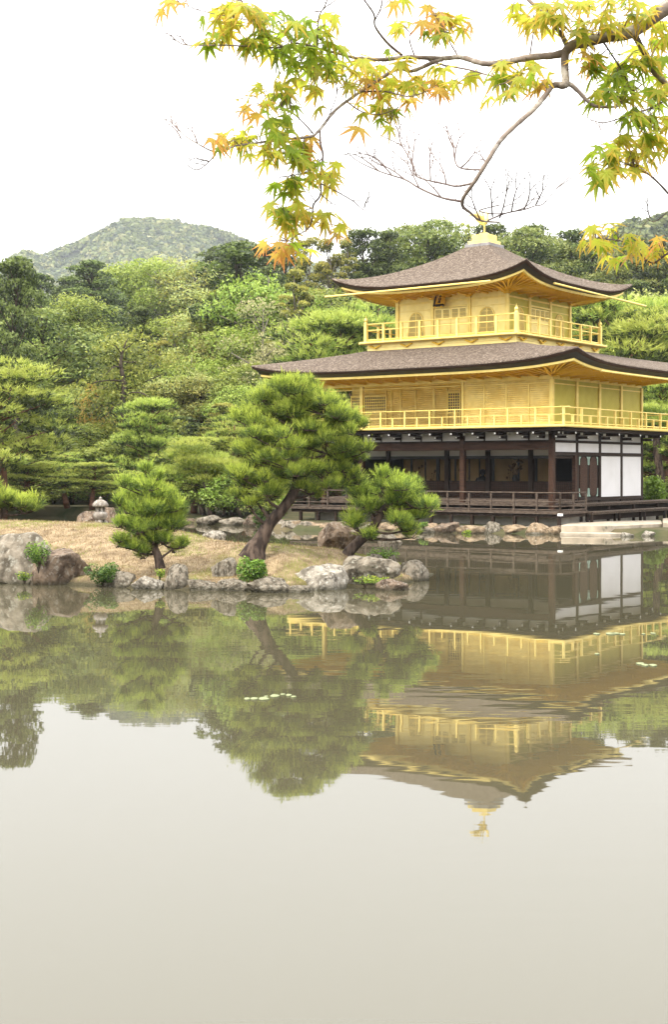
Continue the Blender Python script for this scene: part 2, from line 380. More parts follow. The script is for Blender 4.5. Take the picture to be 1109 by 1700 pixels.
def rock(x0, x1, ytop, ybot, d, label, m='rockg', seed=1, deep=.8, rz=0, sink=.25, tilt=0, group=None):
    """a boulder whose outline spans these picture columns and rows at distance d"""
    hw = (x1 - x0) / 2 / F * d; c = pt((x0 + x1) / 2, ybot, d); h = (ybot - ytop) / F * d
    me = rock_mesh(seed); me.materials.append(M[m])
    o = bpy.data.objects.new('rock', me); col.objects.link(o)
    o.location = (c.x, d + hw * deep * .6, c.z - h * sink); o.scale = (hw * 1.03, hw * deep, h * (1 + sink)); o.rotation_euler = (0, tilt, rz)
    tag(o, label, 'rock', group)
    return o
ROCKS = [
 (-60, 90, 884, 966, 31.2, 'largest rounded boulder at the left edge of the island', 'rockg', 3, .9),
 (52, 147, 912, 972, 30.9, 'flat topped brown and white boulder right of the largest boulder', 'rockb', 5, .8),
 (170, 222, 949, 979, 30.2, 'small blocky grey rock between dark shrub and small pine', 'rockg', 11, .8),
 (216, 272, 956, 983, 29.65, 'low flat white edging rock left of the upright square rock', 'rockw', 14, .5),
 (270, 311, 936, 980, 29.7, 'upright square grey rock at the foot of the small pine', 'rockg', 17, .8),
 (308, 362, 962, 984, 29.35, 'low long edging rock right of the upright square rock', 'rockg', 18, .4),
 (356, 412, 960, 984, 29.25, 'low edging rock in front of the tilted rock', 'rockg', 19, .4),
 (350, 394, 926, 964, 30.2, 'tilted grey rock left of the bright green shrub', 'rockg', 21, .7),
 (408, 482, 958, 988, 28.85, 'long flat rock with mossy top at the shore', 'rockg', 23, .5),
 (476, 522, 972, 988, 28.9, 'thin low rock half under water before the pale rock', 'rockg', 24, .6),
 (487, 577, 937, 979, 29.6, 'pale rounded rock with lichen near the island end', 'rockw', 27, .8),
 (566, 666, 924, 970, 30.3, 'wide domed grey rock under the right pine', 'rockg', 31, .8),
 (655, 714, 930, 963, 31.8, 'last rock at the right tip of the island', 'rockg', 33, .8),
 (624, 682, 961, 987, 29.4, 'low pinkish rock in the water before the domed rock', 'rockb', 35, .6),
 (612, 636, 919, 932, 31.6, 'small pointed rock behind the domed rock', 'rockg', 36, .7),
 (642, 660, 921, 945, 31.9, 'narrow upright rock between dome and tip rock', 'rockg', 37, .7),
 (526, 606, 866, 915, 33.6, 'big brown wedge shaped boulder behind the right pine', 'rockb', 41, .7),
 (628, 668, 886, 920, 33.8, 'grey boulder behind the right pine trunk', 'rockg', 43, .7),
 (334, 374, 881, 902, 36.5, 'small white pointed rock on the island back shore', 'rockw', 45, .7),
 (282, 312, 880, 897, 37.5, 'small white rock behind the small pine', 'rockw', 46, .7),
 (124, 172, 848, 884, 38.6, 'brown rock left behind the stone lantern', 'rockb', 51, .8),
 (158, 198, 842, 886, 38.9, 'tall brown rock right behind the stone lantern', 'rockb', 53, .8),
 (178, 200, 862, 880, 37.2, 'small grey rock right of the lantern foot', 'rockg', 54, .8),
 (143, 171, 866, 876, 36.4, 'flat ochre stepping stone before the lantern', 'rocko', 55, .8),
 (142, 166, 876, 884, 35.9, 'flat stone half sunk below the stepping stone', 'rocko', 56, .8),
]
for i, r in enumerate(ROCKS): rock(*r, rz=(i % 5 - 2) * .09)
BR = [
 (328, 364, 851, 873, 63.5, 'dark pointed rock at the far bank by the pine trunks', 'rockg', 61),
 (366, 412, 855, 873, 63, 'low wide rock at the far bank behind the island', 'rockg', 63),
 (300, 332, 858, 872, 65, 'small rock at the far bank behind small pine', 'rockb', 64),
 (404, 436, 850, 874, 62, 'dark mossy rock at the far bank left of the leaning trunk', 'rockb', 65),
 (452, 476, 862, 880, 59, 'small rock right of the leaning pine trunk by pavilion', 'rockg', 66),
 (470, 506, 860, 882, 58.3, 'wide grey rock at the left end of the pavilion bank', 'rockg', 67),
 (500, 538, 861, 883, 57.9, 'ochre rock in the bank left of the wedge boulder', 'rocko', 68),
 (534, 566, 864, 884, 57.4, 'low ochre rock in the bank under the railing left part', 'rocko', 69),
 (562, 600, 866, 885, 56.9, 'brown bank rock behind the right pine trunk', 'rockb', 70),
 (596, 636, 866, 886, 56.6, 'grey bank rock behind the right pine crown', 'rockg', 71),
 (632, 668, 868, 886, 56.2, 'ochre bank rock under the right pine lower branch', 'rocko', 72),
 (664, 700, 868, 887, 55.8, 'rounded bank rock right of the pine lower branch', 'rocko', 73),
 (697, 728, 872, 887, 55.5, 'small bank rock with weeds below the deck', 'rockg', 74),
 (724, 762, 862, 887, 55.3, 'pyramid shaped brown bank rock below the deck', 'rockb', 75),
 (758, 812, 868, 888, 55.2, 'long smooth ochre bank stone below the deck', 'rocko', 76),
 (806, 830, 861, 888, 55.1, 'dark grey round boulder below the deck middle', 'rockg', 77),
 (828, 882, 868, 889, 55.0, 'long ochre bank stone right of the dark boulder', 'rocko', 78),
 (878, 916, 862, 892, 54.6, 'tall pinkish boulder below the deck corner post', 'rocko', 79),
 (878, 904, 881, 896, 54.2, 'dark wet rock at the foot of the pinkish boulder', 'rockg', 80),
 (910, 936, 870, 890, 54.4, 'rough rock joining the landing slab', 'rocko', 81),
 (1029, 1056, 880, 900, 52.5, 'white rock in the water before the landing', 'rockw', 82),
 (1063, 1090, 877, 899, 52.7, 'whitish squared rock in the water right of white rock', 'rockw', 83),
]
for i, r in enumerate(BR):
    g_ = 4 if i < 20 else 0
    rock(r[0] - g_, r[1] + g_, r[2] + (r[3] - r[2]) * .18, *r[3:], deep=.8, sink=.3, rz=(i % 3 - 1) * .1)

rr = random.Random(17); px = 446; ords = ['first', 'second', 'third', 'fourth', 'fifth', 'sixth', 'seventh', 'eighth', 'ninth', 'tenth']
fills = []
while px < 925:
    wd_ = rr.uniform(16, 40); fills.append((px, wd_, rr.choice(FILL), rr.uniform(9, 15))); px += wd_ * .72
cn = {}
for i, (px, wd_, (mk, nm), hh) in enumerate(fills):
    d_ = shore(px) + .28; yb = HY + CH * F / d_
    cn[nm] = cn.get(nm, 0) + 1
    rock(px, px + wd_, yb - hh - 2, yb + 1, d_, f"low {nm} stone packed in the bank below the pavilion, {ords[(cn[nm] - 1) % 10]} {nm} one from the left", mk, 200 + i % 9, .7, rr.uniform(-.1, .1), .3, group='stones packed in the pavilion bank')
# ------------------------------------------------------------------ pavilion
B = 2.15; LX = -5.5 * B; LY = 4 * B
pav = empty('golden_pavilion', PAV, -TH)
tag(pav, 'three storey golden pavilion with bark roofs and phoenix on top beside the pond', 'pavilion')
C3 = (-5.82, 4.32)                                     # centre of the top storey
G = M['gold']
def part(name, mb, m, parent=pav, **k): return mb.build(name, m, parent, **k)

def roof(name, rect, top, z_mid, uplift, z_top, rim, soffit_in, soffit_z, power, prof):
    """rect = eave (x0,x1,y0,y1); top = inner square; curved hips and raised corners"""
    n = 28; nr = 12
    def ring(rc, lift, z, zoff=0):
        x0, x1, y0, y1 = rc; pts = []
        cs = [(x0, y0), (x1, y0), (x1, y1), (x0, y1)]
        for s in range(4):
            a = cs[s]; b = cs[(s + 1) % 4]
            for i in range(n):
                t = i / n; e = abs(2 * t - 1)
                # eave bows outwards a little towards the corners
                pts.append((a[0] + (b[0] - a[0]) * t, a[1] + (b[1] - a[1]) * t, z + lift * e ** power + zoff))
        return pts
    def lerp(r1, r2, t): return tuple(a + (b - a) * t for a, b in zip(r1, r2))
    K = 4 * n
    def loft(rings, flip=False):
        v = [p for r in rings for p in r]; f = []
        for j in range(len(rings) - 1):
            for i in range(K):
                i2 = (i + 1) % K; q = (j * K + i, j * K + i2, (j + 1) * K + i2, (j + 1) * K + i)
                f.append(q[::-1] if flip else q)
        return v, f
    rings = []
    for j in range(nr + 1):
        t = j / nr
        rings.append(ring(lerp(rect, top, t), uplift * (1 - t) ** 1.8, z_mid + (z_top - z_mid) * (t ** prof)))
    # rounded lip
    r0 = ring(rect, uplift, z_mid - .03)
    v, f = loft([r0] + [ring(lerp(rect, top, .006), uplift, z_mid + .02)] + rings[1:])
    ro = part(name, MB().add(v, f), M['roof'], smooth=True)
    x0, x1, y0, y1 = rect
    def inset(d): return (x0 + d, x1 - d, y0 + d, y1 - d)
    def rl(d, zo, extra=0): return ring(inset(d), uplift + extra, z_mid, zo)
    v, f = loft([rl(.02, -.03), rl(.05, -rim * .45, -.03), rl(.13, -rim * .5, -.05)], True)
    part('roof_edge', MB().add(v, f), M['roofedge'], ro, smooth=True)
    v, f = loft([rl(.10, -rim * .45, -.03), rl(.30, -rim, -.14), rl(.5, -rim, -.15)], True)
    part('roof_edge', MB().add(v, f), M['black'], ro, smooth=True)  # black band: the shadow under the eave painted as a strip
    # gilded board below and soffit
    v, f = loft([rl(.33, -rim * .9, -.14), rl(.33, -rim * 1.0 - .10, -.14), rl(.45, -rim - .10, -.16)], True)
    part('eave_board', MB().add(v, f), G, ro)
    v, f = loft([ring(inset(.36), uplift - .15, z_mid, -rim - .05), ring(lerp(inset(.36), soffit_in, .5), (uplift - .15) * .45, (z_mid - rim - .05 + soffit_z) / 2 + .01),
                 ring(soffit_in, 0, soffit_z)], True)
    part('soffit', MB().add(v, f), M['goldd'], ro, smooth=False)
    # rafters, one row to a side
    def rafters(pitch, outer, drop, h=.07, wd=.07):
        xo0, xo1, yo0, yo1 = inset(outer); xi0, xi1, yi0, yi1 = soffit_in
        for side in range(4):
            mb = MB()
            L = (xo1 - xo0) if side % 2 == 0 else (yo1 - yo0)
            nn = int(L / pitch)
            for i in range(nn + 1):
                t = i / nn; e = abs(2 * t - 1)
                lift = (uplift - .15) * e ** power
                zo = z_mid - rim - .05 + lift * .95 - drop
                if side == 0: a = (xo0 + L * t, yo0); b = (min(max(a[0], xi0), xi1), yi0)
                elif side == 1: a = (xo1, yo0 + L * t); b = (xi1, min(max(a[1], yi0), yi1))
                elif side == 2: a = (xo0 + L * t, yo1); b = (min(max(a[0], xi0), xi1), yi1)
                else: a = (xo0, yo0 + L * t); b = (xi0, min(max(a[1], yi0), yi1))
                d = Vector((b[0] - a[0], b[1] - a[1], 0)); 
                if d.length < .2: continue
                s = Vector((-d.y, d.x, 0)).normalized() * wd / 2
                pa = Vector((a[0], a[1], zo)); pb = Vector((b[0], b[1], soffit_z - drop - .01))
                pm = pa.lerp(pb, .5); pm.z = (z_mid - rim - .05 + soffit_z) / 2 + lift * .45 - drop
                vs = []
                for q in (pa, pm, pb): vs += [q - s, q + s, q + s - Vector((0, 0, h)), q - s - Vector((0, 0, h))]
                mb.add(vs, [(0, 1, 2, 3), (0, 4, 5, 1), (1, 5, 6, 2), (2, 6, 7, 3), (3, 7, 4, 0), (4, 8, 9, 5), (5, 9, 10, 6), (6, 10, 11, 7), (7, 11, 8, 4)])
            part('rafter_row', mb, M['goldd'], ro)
    rafters(.30, .55, .0)
    rafters(.86, 1.25, .05, .09, .09)
    return ro

o2 = 2.42
low = roof('lower_roof', (LX - o2, o2, -o2, LY + o2), (C3[0] - 3.6, C3[0] + 3.6, C3[1] - 3.6, C3[1] + 3.6), 6.84, .46, 8.02, .25,
           (LX, 0, 0, LY), 6.50, 4.2, .92)
up = roof('upper_roof', (C3[0] - 5.05, C3[0] + 5.05, C3[1] - 5.05, C3[1] + 5.05), (C3[0] - .6, C3[0] + .6, C3[1] - .6, C3[1] + .6), 10.62, .60, 12.80, .22,
          (C3[0] - 2.88, C3[0] + 2.88, C3[1] - 2.88, C3[1] + 2.88), 10.36, 3.6, 1.42)
# pale hip line of the upper roof
mb = MB()
pts = []
for j in range(0, 13):
    t = j / 12; q = -5.05 + (5.05 - .6) * t
    z = 10.62 + .60 * (1 - t) ** 1.8 + (12.80 - 10.62) * t ** 1.28
    pts.append((C3[0] - q, C3[1] + q, z + .03))
# straight gilded gutters hung on the eaves
def gutter(a, b, r=.045): part('gutter', MB().tube([a, b], r, 8), G, up)
gutter((C3[0] - 5.45, C3[1] - 5.0, 10.42), (C3[0] + 3.3, C3[1] - 5.0, 10.44))
gutter((C3[0] + 5.0, C3[1] - 2.6, 10.46), (C3[0] + 5.0, C3[1] + 6.6, 10.34))
part('gutter', MB().tube([(o2 - .12, -.2, 6.50), (o2 - .12, LY + 1.5, 6.47)], .045, 8), G, low)

# ridge base and phoenix
fin = part('ridge_collar', MB().box(C3[0] - .66, C3[0] + .66, C3[1] - .66, C3[1] + .66, 12.72, 12.90), M['copper'], bevel=.01)
part('gold_base', MB().box(C3[0] - .55, C3[0] + .55, C3[1] - .55, C3[1] + .55, 12.90, 13.06).box(C3[0] - .42, C3[0] + .42, C3[1] - .42, C3[1] + .42, 13.06, 13.34)
     .box(C3[0] - .18, C3[0] + .18, C3[1] - .18, C3[1] + .18, 13.34, 13.44), G, fin, bevel=.012)
def phoenix():
    mb = MB(); c = Vector((C3[0], C3[1], 13.44))
    def P(x, y, z): return c + Vector((x, y, z))
    for s in (-1, 1): mb.tube([P(.0, s * .05, 0), P(.01, s * .05, .28), P(-.02, s * .045, .42)], [.014, .013, .03], 6)
    mb.tube([P(-.20, 0, .44), P(-.1, 0, .47), P(.03, 0, .50), P(.13, 0, .60), P(.17, 0, .74), P(.17, 0, .84), P(.21, 0, .89), P(.27, 0, .87)],
            [.03, .085, .11, .08, .045, .035, .04, .008], 8)
    for k in range(3): mb.tube([P(.17, 0, .90), P(.14 - .04 * k, 0, 1.0 + .01 * k)], [.015, .003], 5)
    for s in (-1, 1):
        for k in range(7):
            t = k / 6
            a = P(.05 - .04 * k, s * .08, .52); b = P(.06 - .10 * k, s * (.22 + .05 * t), .78 + .02 * k); e = P(.04 - .15 * k, s * (.30 + .14 * t), 1.10 - .07 * k)
            mb.tube([a, b, e], [.03, .03, .006], 5)
    for k in range(7):
        s = (k - 3) / 3
        mb.tube([P(-.18, s * .04, .45), P(-.33, s * .12, .62), P(-.40, s * .2, .86), P(-.36 - .05 * abs(s), s * .26, 1.05)], [.03, .028, .024, .006], 5)
    part('phoenix_statue', mb, G, fin)
phoenix()

# ---- top storey
hs = 2.88; cx, cy = C3
zf = 8.36
dk = part('balcony', MB().box(cx - 4.15, cx + 4.15, cy - 4.15, cy + 4.15, 8.22, 8.34).box(cx - 4.22, cx + 4.22, cy - 4.10, cy + 4.10, 8.24, 8.31).box(cx - 4.10, cx + 4.10, cy - 4.22, cy + 4.22, 8.245, 8.315), G, bevel=.01)
part('balcony_skirt', MB().box(cx - 3.88, cx + 3.88, cy - 3.88, cy + 3.88, 7.70, 8.215).box(cx - 3.92, cx + 3.92, cy - 3.92, cy + 3.92, 8.06, 8.10), M['gold_lit'], dk)
def cloud_bracket(x, y, side):
    mb = MB()
    for k in range(-3, 4):
        z = 8.14 - .035 * (3 - abs(k)); w_ = .055
        if side == 0: mb.box(x + k * .085 - w_, x + k * .085 + w_, y - .06, y + .06, z - .035, z + .03)
        else: mb.box(x - .06, x + .06, y + k * .085 - w_, y + k * .085 + w_, z - .035, z + .03)
    part('skirt_bracket', mb, M['goldd'], dk, bevel=.015)
for i in range(5):
    q = -3.4 + i * 1.7
    cloud_bracket(cx + q, cy - 3.93, 0); cloud_bracket(cx + 3.93, cy + q, 1)

def wall3(side):
    """front (side 0) and right (side 1) walls, with two cusped windows and a pair of panelled doors"""
    root = pav
    def W(a, d, z):  # a along wall, d outwards
        return (cx + a, cy - hs - d, z) if side == 0 else (cx + hs + d, cy + a, z)
    def bx(mb, a0, a1, d0, d1, z0, z1, m=0):
        p = W(a0, d0, z0); q = W(a1, d1, z1); return mb.box(p[0], q[0], p[1], q[1], z0, z1, m)
    wl = part('wall', bx(MB(), -hs, hs, -.10, 0, zf, 10.42), M['gold_lit'] if side == 0 else M['gold_shade'])  # lit front and shaded right side painted in two tones of one gold
    for k in range(4):
        a = -hs + k * 2 * hs / 3
        part('post', bx(MB(), a - .085, a + .085, -.05, .075, zf, 10.16), G, bevel=.015)
        part('bracket', bx(bx(bx(MB(), a - .12, a + .12, -.05, .13, 10.16, 10.22), a - .19, a + .19, -.05, .17, 10.22, 10.28), a - .28, a + .28, -.05, .22, 10.285, 10.345), M['goldd'])
    part('beam', bx(bx(bx(MB(), -hs, hs, 0, .035, 10.02, 10.10), -hs, hs, 0, .03, 9.70, 9.725), -hs, hs, 0, .05, zf, 8.47), G)
    # cusped windows in the outer bays
    for s in (-1, 1):
        a0 = s * 1.86
        n = 24; outl = []
        for i in range(n + 1):
            t = i / n * math.pi; r = .37
            outl.append((math.cos(t) * r * (1.0 - .06 * math.sin(t)), .72 + math.sin(t) ** .8 * .42))
        outl = [(.44, .0), (.40, .35)] + outl + [(-.40, .35), (-.44, .0)]
        mb = MB(); zb = zf + .14
        vs = [W(a0 + p[0], .012, zb + p[1]) for p in outl]; mb.add(vs, [tuple(range(len(vs)))])
        win = part('window', mb, M['lat'])
        fr = MB(); fr.tube([W(a0 + p[0], .02, zb + p[1]) for p in outl], .032, 6, cap=True); part('frame', fr, G, win)
        gr = MB()
        def topz(a):
            if abs(a) >= .37: return .4
            return .72 + math.sqrt(max(0, 1 - (a / .37) ** 2)) ** .8 * .42
        for k in range(-7, 8):
            a = k * .05
            gr_h = topz(a) - .02
            bx(gr, a0 + a - (.022 if k == 0 else .010), a0 + a + (.022 if k == 0 else .010), .014, .03, zb, zb + gr_h)
        for z in (.25, .5, .75, .98):
            hw_ = .40 if z < .7 else .36 * math.sqrt(max(.05, 1 - ((z - .72) / .44) ** 2))
            bx(gr, a0 - hw_, a0 + hw_, .014, .034, zb + z - .008, zb + z + .008)
        part('grille', gr, G, win)
    # doors
    dr = MB(); bx(dr, -.86, -.01, .0, .045, zf + .10, 9.72); bx(dr, .01, .86, 0, .045, zf + .10, 9.72)
    door = part('door', dr, M['gold_lit'], bevel=.008)
    jm = MB()
    for a in (-.93, .93): bx(jm, a - .04, a + .04, 0, .09, zf + .08, 9.86)
    bx(jm, -1.0, 1.0, 0, .08, 9.76, 9.83); part('door_frame', jm, G, door)
    pn = MB(); sl = MB()
    for q in (-.64, -.23, .23, .64):
        bx(pn, q - .15, q + .15, .046, .052, 9.24, 9.66)
        for k in range(7): bx(sl, q - .13 + k * .043 - .009, q - .13 + k * .043 + .009, .053, .064, 9.25, 9.65)
        for z in (9.35, 9.5): bx(sl, q - .15, q + .15, .053, .066, z - .008, z + .008)
    part('lattice', pn, M['lat'], door); part('lattice_bars', sl, G, door)
    ln = MB()
    for z in (9.20, 9.05, 8.98, 8.60): bx(ln, -.84, .84, .046, .056, z - .012, z + .012)
    part('door_rail', ln, G, door)
wall3(0); wall3(1)
part('wall', MB().box(cx - hs, cx - hs + .1, cy - hs + .1, cy + hs, zf, 10.42).box(cx - hs + .1, cx + hs - .1, cy + hs - .1, cy + hs, zf, 10.42), G)
# name board over the door, leaning forward
bd = empty('name_board', (cx - .42, cy - hs - .35, 9.86), 0, pav); bd.rotation_euler = (math.radians(-22), 0, 0)
# black frame and gold field with brushed characters
MB().box(-.25, .25, -.03, .03, -.02, .56).build('board_field', M['goldd'], bd)
MB().box(-.27, -.19, -.05, .035, -.02, .58).box(-.27, .27, -.055, .034, -.07, .015).build('board_frame', M['black'], bd)
tx = MB()
for (a, b, c_, d) in [(-.06, .08, .47, .50), (-.005, .025, .33, .53), (-.05, .07, .40, .425), (-.06, -.03, .22, .32), (.05, .08, .22, .32), (-.05, .07, .27, .295),
                      (-.06, .08, .16, .185), (-.005, .025, .08, .24), (-.05, -.02, .07, .14), (.04, .07, .07, .14)]:
    tx.box(a, b, -.045, -.030, c_, d)
tx.build('characters', M['black'], bd)
for s in (-1, 1): MB().tube([(s * .17, 0, -.05), (s * .17, -.02, -.11), (s * .17, .02, -.14)], [.03, .045, .01], 6).build('board_foot', M['goldd'], bd)
MB().box(-.12, .12, .03, .33, .2, .46).build('board_bracket', M['goldd'], bd)

def railing(mats, p0, p1, z0, hgt, mid, n, newel0=False, newel1=False, r=.035, ext0=0, ext1=0, short=False, bow=0, psz=.04, name='railing', low=None):
    """straight rail from p0 to p1 (local x, y)"""
    root = empty(name, (0, 0, 0), 0, pav)
    a = Vector((p0[0], p0[1], 0)); b = Vector((p1[0], p1[1], 0)); d = (b - a).normalized()
    A = a - d * ext0; E = b + d * ext1
    Z = lambda q, z: Vector((q.x, q.y, z))
    part('top_rail', MB().tube([Z(A, z0 + hgt), Z(E, z0 + hgt)], r, 8), mats, root)
    part('mid_rail', MB().tube([Z(A, z0 + mid), Z(E, z0 + mid)], r * .8, 6), mats, root)
    part('base_rail', MB().tube([Z(a, z0 + .06), Z(b, z0 + .06)], r * 1.1, 4), mats, root)
    if low: part('mid_rail', MB().tube([Z(A, z0 + low), Z(E, z0 + low)], r * .8, 6), mats, root)
    for i in range(n + 1):
        q = a.lerp(b, i / n)
        if (i == 0 and newel0) or (i == n and newel1):
            part('newel_post', MB().box(q.x - .075, q.x + .075, q.y - .075, q.y + .075, z0, z0 + hgt + .06)
                 .lathe((q.x, q.y, z0 + hgt + .06), [(.10, 0), (.085, .03), (.06, .05), (.09, .09), (.095, .14), (.07, .20), (.02, .26), (.008, .36)], 10), mats, root)
        else:
            top = hgt - r if not (short and i % 2) else mid
            part('baluster', MB().box(q.x - psz, q.x + psz, q.y - psz, q.y + psz, z0, z0 + top), mats, root)
    return root
e = 3.92
railing(G, (cx - e, cy - e), (cx + e, cy - e), zf, .78, .50, 8, True, True, .032, psz=.05)
railing(G, (cx + e, cy - e), (cx + e, cy + e), zf, .78, .50, 8, False, True, .032, psz=.05)
railing(G, (cx - e, cy + e), (cx - e, cy - e), zf, .78, .50, 8, False, False, .032, psz=.05)
railing(G, (cx + e, cy + e), (cx - e, cy + e), zf, .78, .50, 8, False, True, .032, psz=.05)

# ---- second storey
z2 = 4.38; t2 = 6.46
part('floor', MB().box(LX - 1.2, 1.2, -1.2, LY + 1.2, 4.26, 4.375), G)
part('floor_edge', MB().box(LX - 1.24, 1.24, -1.24, LY + 1.24, 4.29, 4.345), G)
part('floor_beam', MB().box(LX - 1.02, 1.02, -1.02, LY + 1.02, 4.12, 4.255), M['wood'])
# front, flush half
def panelwall(x0, x1, y, m, name='wall'):
    return part(name, MB().box(x0, x1, y, y + .08, z2, t2), m)
panelwall(-2 * B, -.02, .0, M['goldl'])
panelwall(LX, -2 * B, B, M['goldl'])
part('wall', MB().box(-2 * B, -2 * B + .08, .08, B, z2, t2), G)
part('wall', MB().box(LX + .0, LX + .08, B + .08, LY, z2, t2).box(LX + .08, -.08, LY - .08, LY, z2, t2), G)
for k in range(4): part('wall', MB().box(-.07, 0, .08 + k * B + .09 if k else .08, (k + 1) * B - .09, z2, t2), M['gold_shade'])  # shaded tone of the gold painted on the right face
part('ceiling', MB().box(LX, -2 * B, 0, B, 6.44, 6.47), M['goldd'])
# beams at the head of the wall
part('beam', MB().box(LX, .05, -.05, .12, 6.28, 6.44).box(LX, 0, -.03, .03, 6.12, 6.16), G)
part('beam', MB().box(-.12, .05, .12, LY, 6.28, 6.44).box(-.05, .035, .12, LY, 6.08, 6.13), G)
for i, (x, y) in enumerate([(0, 0), (0, B), (0, 2 * B), (0, 3 * B), (0, 4 * B), (-4.5 * B, 0), (-5.5 * B, 0)]):
    part('post', MB().box(x - .10, x + .07, y - .07, y + .10, z2, 6.28), G, bevel=.012)
for x in (-B * .5, -B, -B * 1.5): part('batten', MB().box(x - .03, x + .03, -.03, .0, z2, 6.12), G)
for x in (-B * 2.0,): part('post', MB().box(x - .05, x + .06, -.045, .05, z2, 6.28), G)
# recessed wall: doors, battens, lattice windows
def xfrompx(px, y):  # building x at depth y hit by picture column px
    t = (px - CX) / F
    # world = PAV + ux*X + wy*y ; x/y=t
    a = PAV.x + wy.x * y - t * (PAV.y + wy.y * y); b = ux.x - t * ux.y
    return -a / b
for px in (641, 650, 665, 690, 719.5, 721.5, 742):
    x = xfrompx(px, B - .03); part('batten', MB().box(x - .035, x + .035, B - .035, B, z2, 6.2), G)
def lattice(px0, px1, z0, z1, name='lattice_window'):
    x0 = xfrompx(px0, B); x1 = xfrompx(px1, B)
    wdw = part(name, MB().box(x0, x1, B - .012, B - .002, z0, z1), M['lat'])
    mb = MB(); n = max(3, int((x1 - x0) / .115)); mz = int((z1 - z0) / .115)
    for i in range(n + 1):
        x = x0 + (x1 - x0) * i / n; mb.box(x - .020, x + .020, B - .035, B - .013, z0, z1)
    for j in range(mz + 1):
        z = z0 + (z1 - z0) * j / mz; mb.box(x0, x1, B - .039, B - .014, z - .018, z + .018)
    part('grille', mb, G, wdw)
    part('frame', MB().box(x0 - .07, x0, B - .05, B, z2, z1 + .08).box(x1, x1 + .07, B - .05, B, z2, z1 + .08).box(x0, x1, B - .05, B, z1, z1 + .08).box(x0, x1, B - .05, B, z0 - .07, z0), G, wdw)
lattice(585, 599, 5.15, 5.95); lattice(603, 641, 5.15, 5.95); lattice(745, 764, 5.12, 5.98)
for i in range(4):
    x0 = -5.15 * B + i * 1.28 + .8
    pass
e2 = 1.13
railing(G, (LX - e2, -e2), (e2, -e2), z2, .68, .38, 22, r=.022, psz=.032, ext1=.28, ext0=.28, short=True)
railing(G, (e2, -e2), (e2, LY + e2), z2, .68, .38, 14, r=.026, psz=.045, ext0=.28, ext1=.28, short=True)
railing(G, (LX - e2, LY + e2), (LX - e2, -e2), z2, .68, .38, 14, r=.022, psz=.035, short=True)
railing(G, (e2, LY + e2), (LX - e2, LY + e2), z2, .68, .38, 20, r=.022, psz=.035, short=True)

# ---- first storey
z1 = 1.28
WD = M['wood']; WR = M['woodr']; WG = M['woodg']; WH = M['white']
part('floor', MB().box(LX, 0, 0, LY, 1.10, z1), WG)
part('ceiling', MB().box(LX + .05, -.05, .05, LY - .05, 4.02, 4.11), M['wood'])
for (x, y) in [(0, 0), (-2 * B, 0), (-4.5 * B, 0), (-5.5 * B, 0)]:
    part('post', MB().box(x - .11, x + .11, y - .11, y + .11, .45, 4.10), WR, bevel=.012)
for (x, y) in [(0, B), (0, 2 * B), (0, 3 * B), (0, 4 * B)]:
    wd = .11 if y > B else .12
    part('post', MB().box(x - .10, x + .07, y - .09, y + .09, .45, 4.10), WD, bevel=.01)
for x in (-B, -2 * B, -3 * B, -4.5 * B):
    part('post', MB().box(x - .11, x + .11, B - .11, B + .11, z1, 4.0), WD, bevel=.01)
# head beams
part('beam', MB().box(LX, -.12, -.08, .08, 3.36, 3.68), WR)
part('beam', MB().box(LX, .0, -.06, .06, 3.70, 3.76), WD)
part('beam', MB().box(-.05, .075, .10, LY, 3.66, 3.76), WD)
part('beam', MB().box(-.05, .08, .10, LY, 3.13, 3.27), WD)
part('beam', MB().box(LX, -.11, B - .06, B + .06, 3.00, 3.14), M['black'])
part('plaster_strip', MB().box(LX, -.11, B - .02, B + .02, 3.14, 3.55), WH)
part('beam', MB().box(LX, -.11, B - .06, B + .06, 3.55, 4.0), WD)
# white strip under the upper deck, front and right, in bays
for k in range(11):
    x1 = -k * B / 2 - .05; x0 = -(k + 1) * B / 2 + .05
    part('plaster_panel', MB().box(x0, x1, -.02, .02, 3.765, 4.115), WH)
for k in range(4):
    part('plaster_panel', MB().box(-.02, .02, k * B + .1, (k + 1) * B - .09, 3.765, 4.115), WH)
    part('plaster_panel', MB().box(-.02, .03, k * B + .1, (k + 1) * B - .09, 3.275, 3.655), WH)
for k in (2, 3): part('plaster_panel', MB().box(-.02, .035, k * B + .1, (k + 1) * B - .09, 1.34, 3.125), WH)
part('sill', MB().box(-.08, .09, B + .1, LY + .05, 1.20, 1.335), WD)
# plank doors in the second bay
for s in (0, 1):
    y0 = B + .16 + s * .90; y1 = y0 + .84; n = 12; yc = (y0 + y1) / 2; hw_ = .34
    part_d = part('door', MB().box(-.01, .03, y0 - .04, y1 + .04, 1.34, 3.12), WD)
    ol = []
    for i in range(n + 1):
        t = i / n * math.pi; ol.append((yc + math.cos(t) * hw_, 2.74 + math.sin(t) * .34))
    for i in range(n + 1):
        t = math.pi + i / n * math.pi; ol.append((yc + math.cos(t) * hw_, 1.72 + math.sin(t) * .34))
    vs = [(.06, a, z) for a, z in ol] + [(.03, a, z) for a, z in ol]; K = len(ol)
    part('door_panel', MB().add(vs, [tuple(range(K))] + [(i, i + K, (i + 1) % K + K, (i + 1) % K) for i in range(K)]), M['woodr'], part_d)
    for (za, sg) in ((3.08, -1), (1.38, 1)):
        for yy, dr_ in ((y0, 1), (y1, -1)):
            mt = MB().add([(.065, yy - .02 * dr_, za), (.065, yy + .16 * dr_, za), (.065, yy + .07 * dr_, za + sg * .10), (.065, yy + .05 * dr_, za + sg * .34), (.065, yy - .02 * dr_, za + sg * .36)], [(0, 1, 2, 3, 4)])
            part('door_fitting', mt, M['verd'], part_d)
part('post', MB().box(-.05, .10, B - .28, B - .08, z1, 3.13), WR)
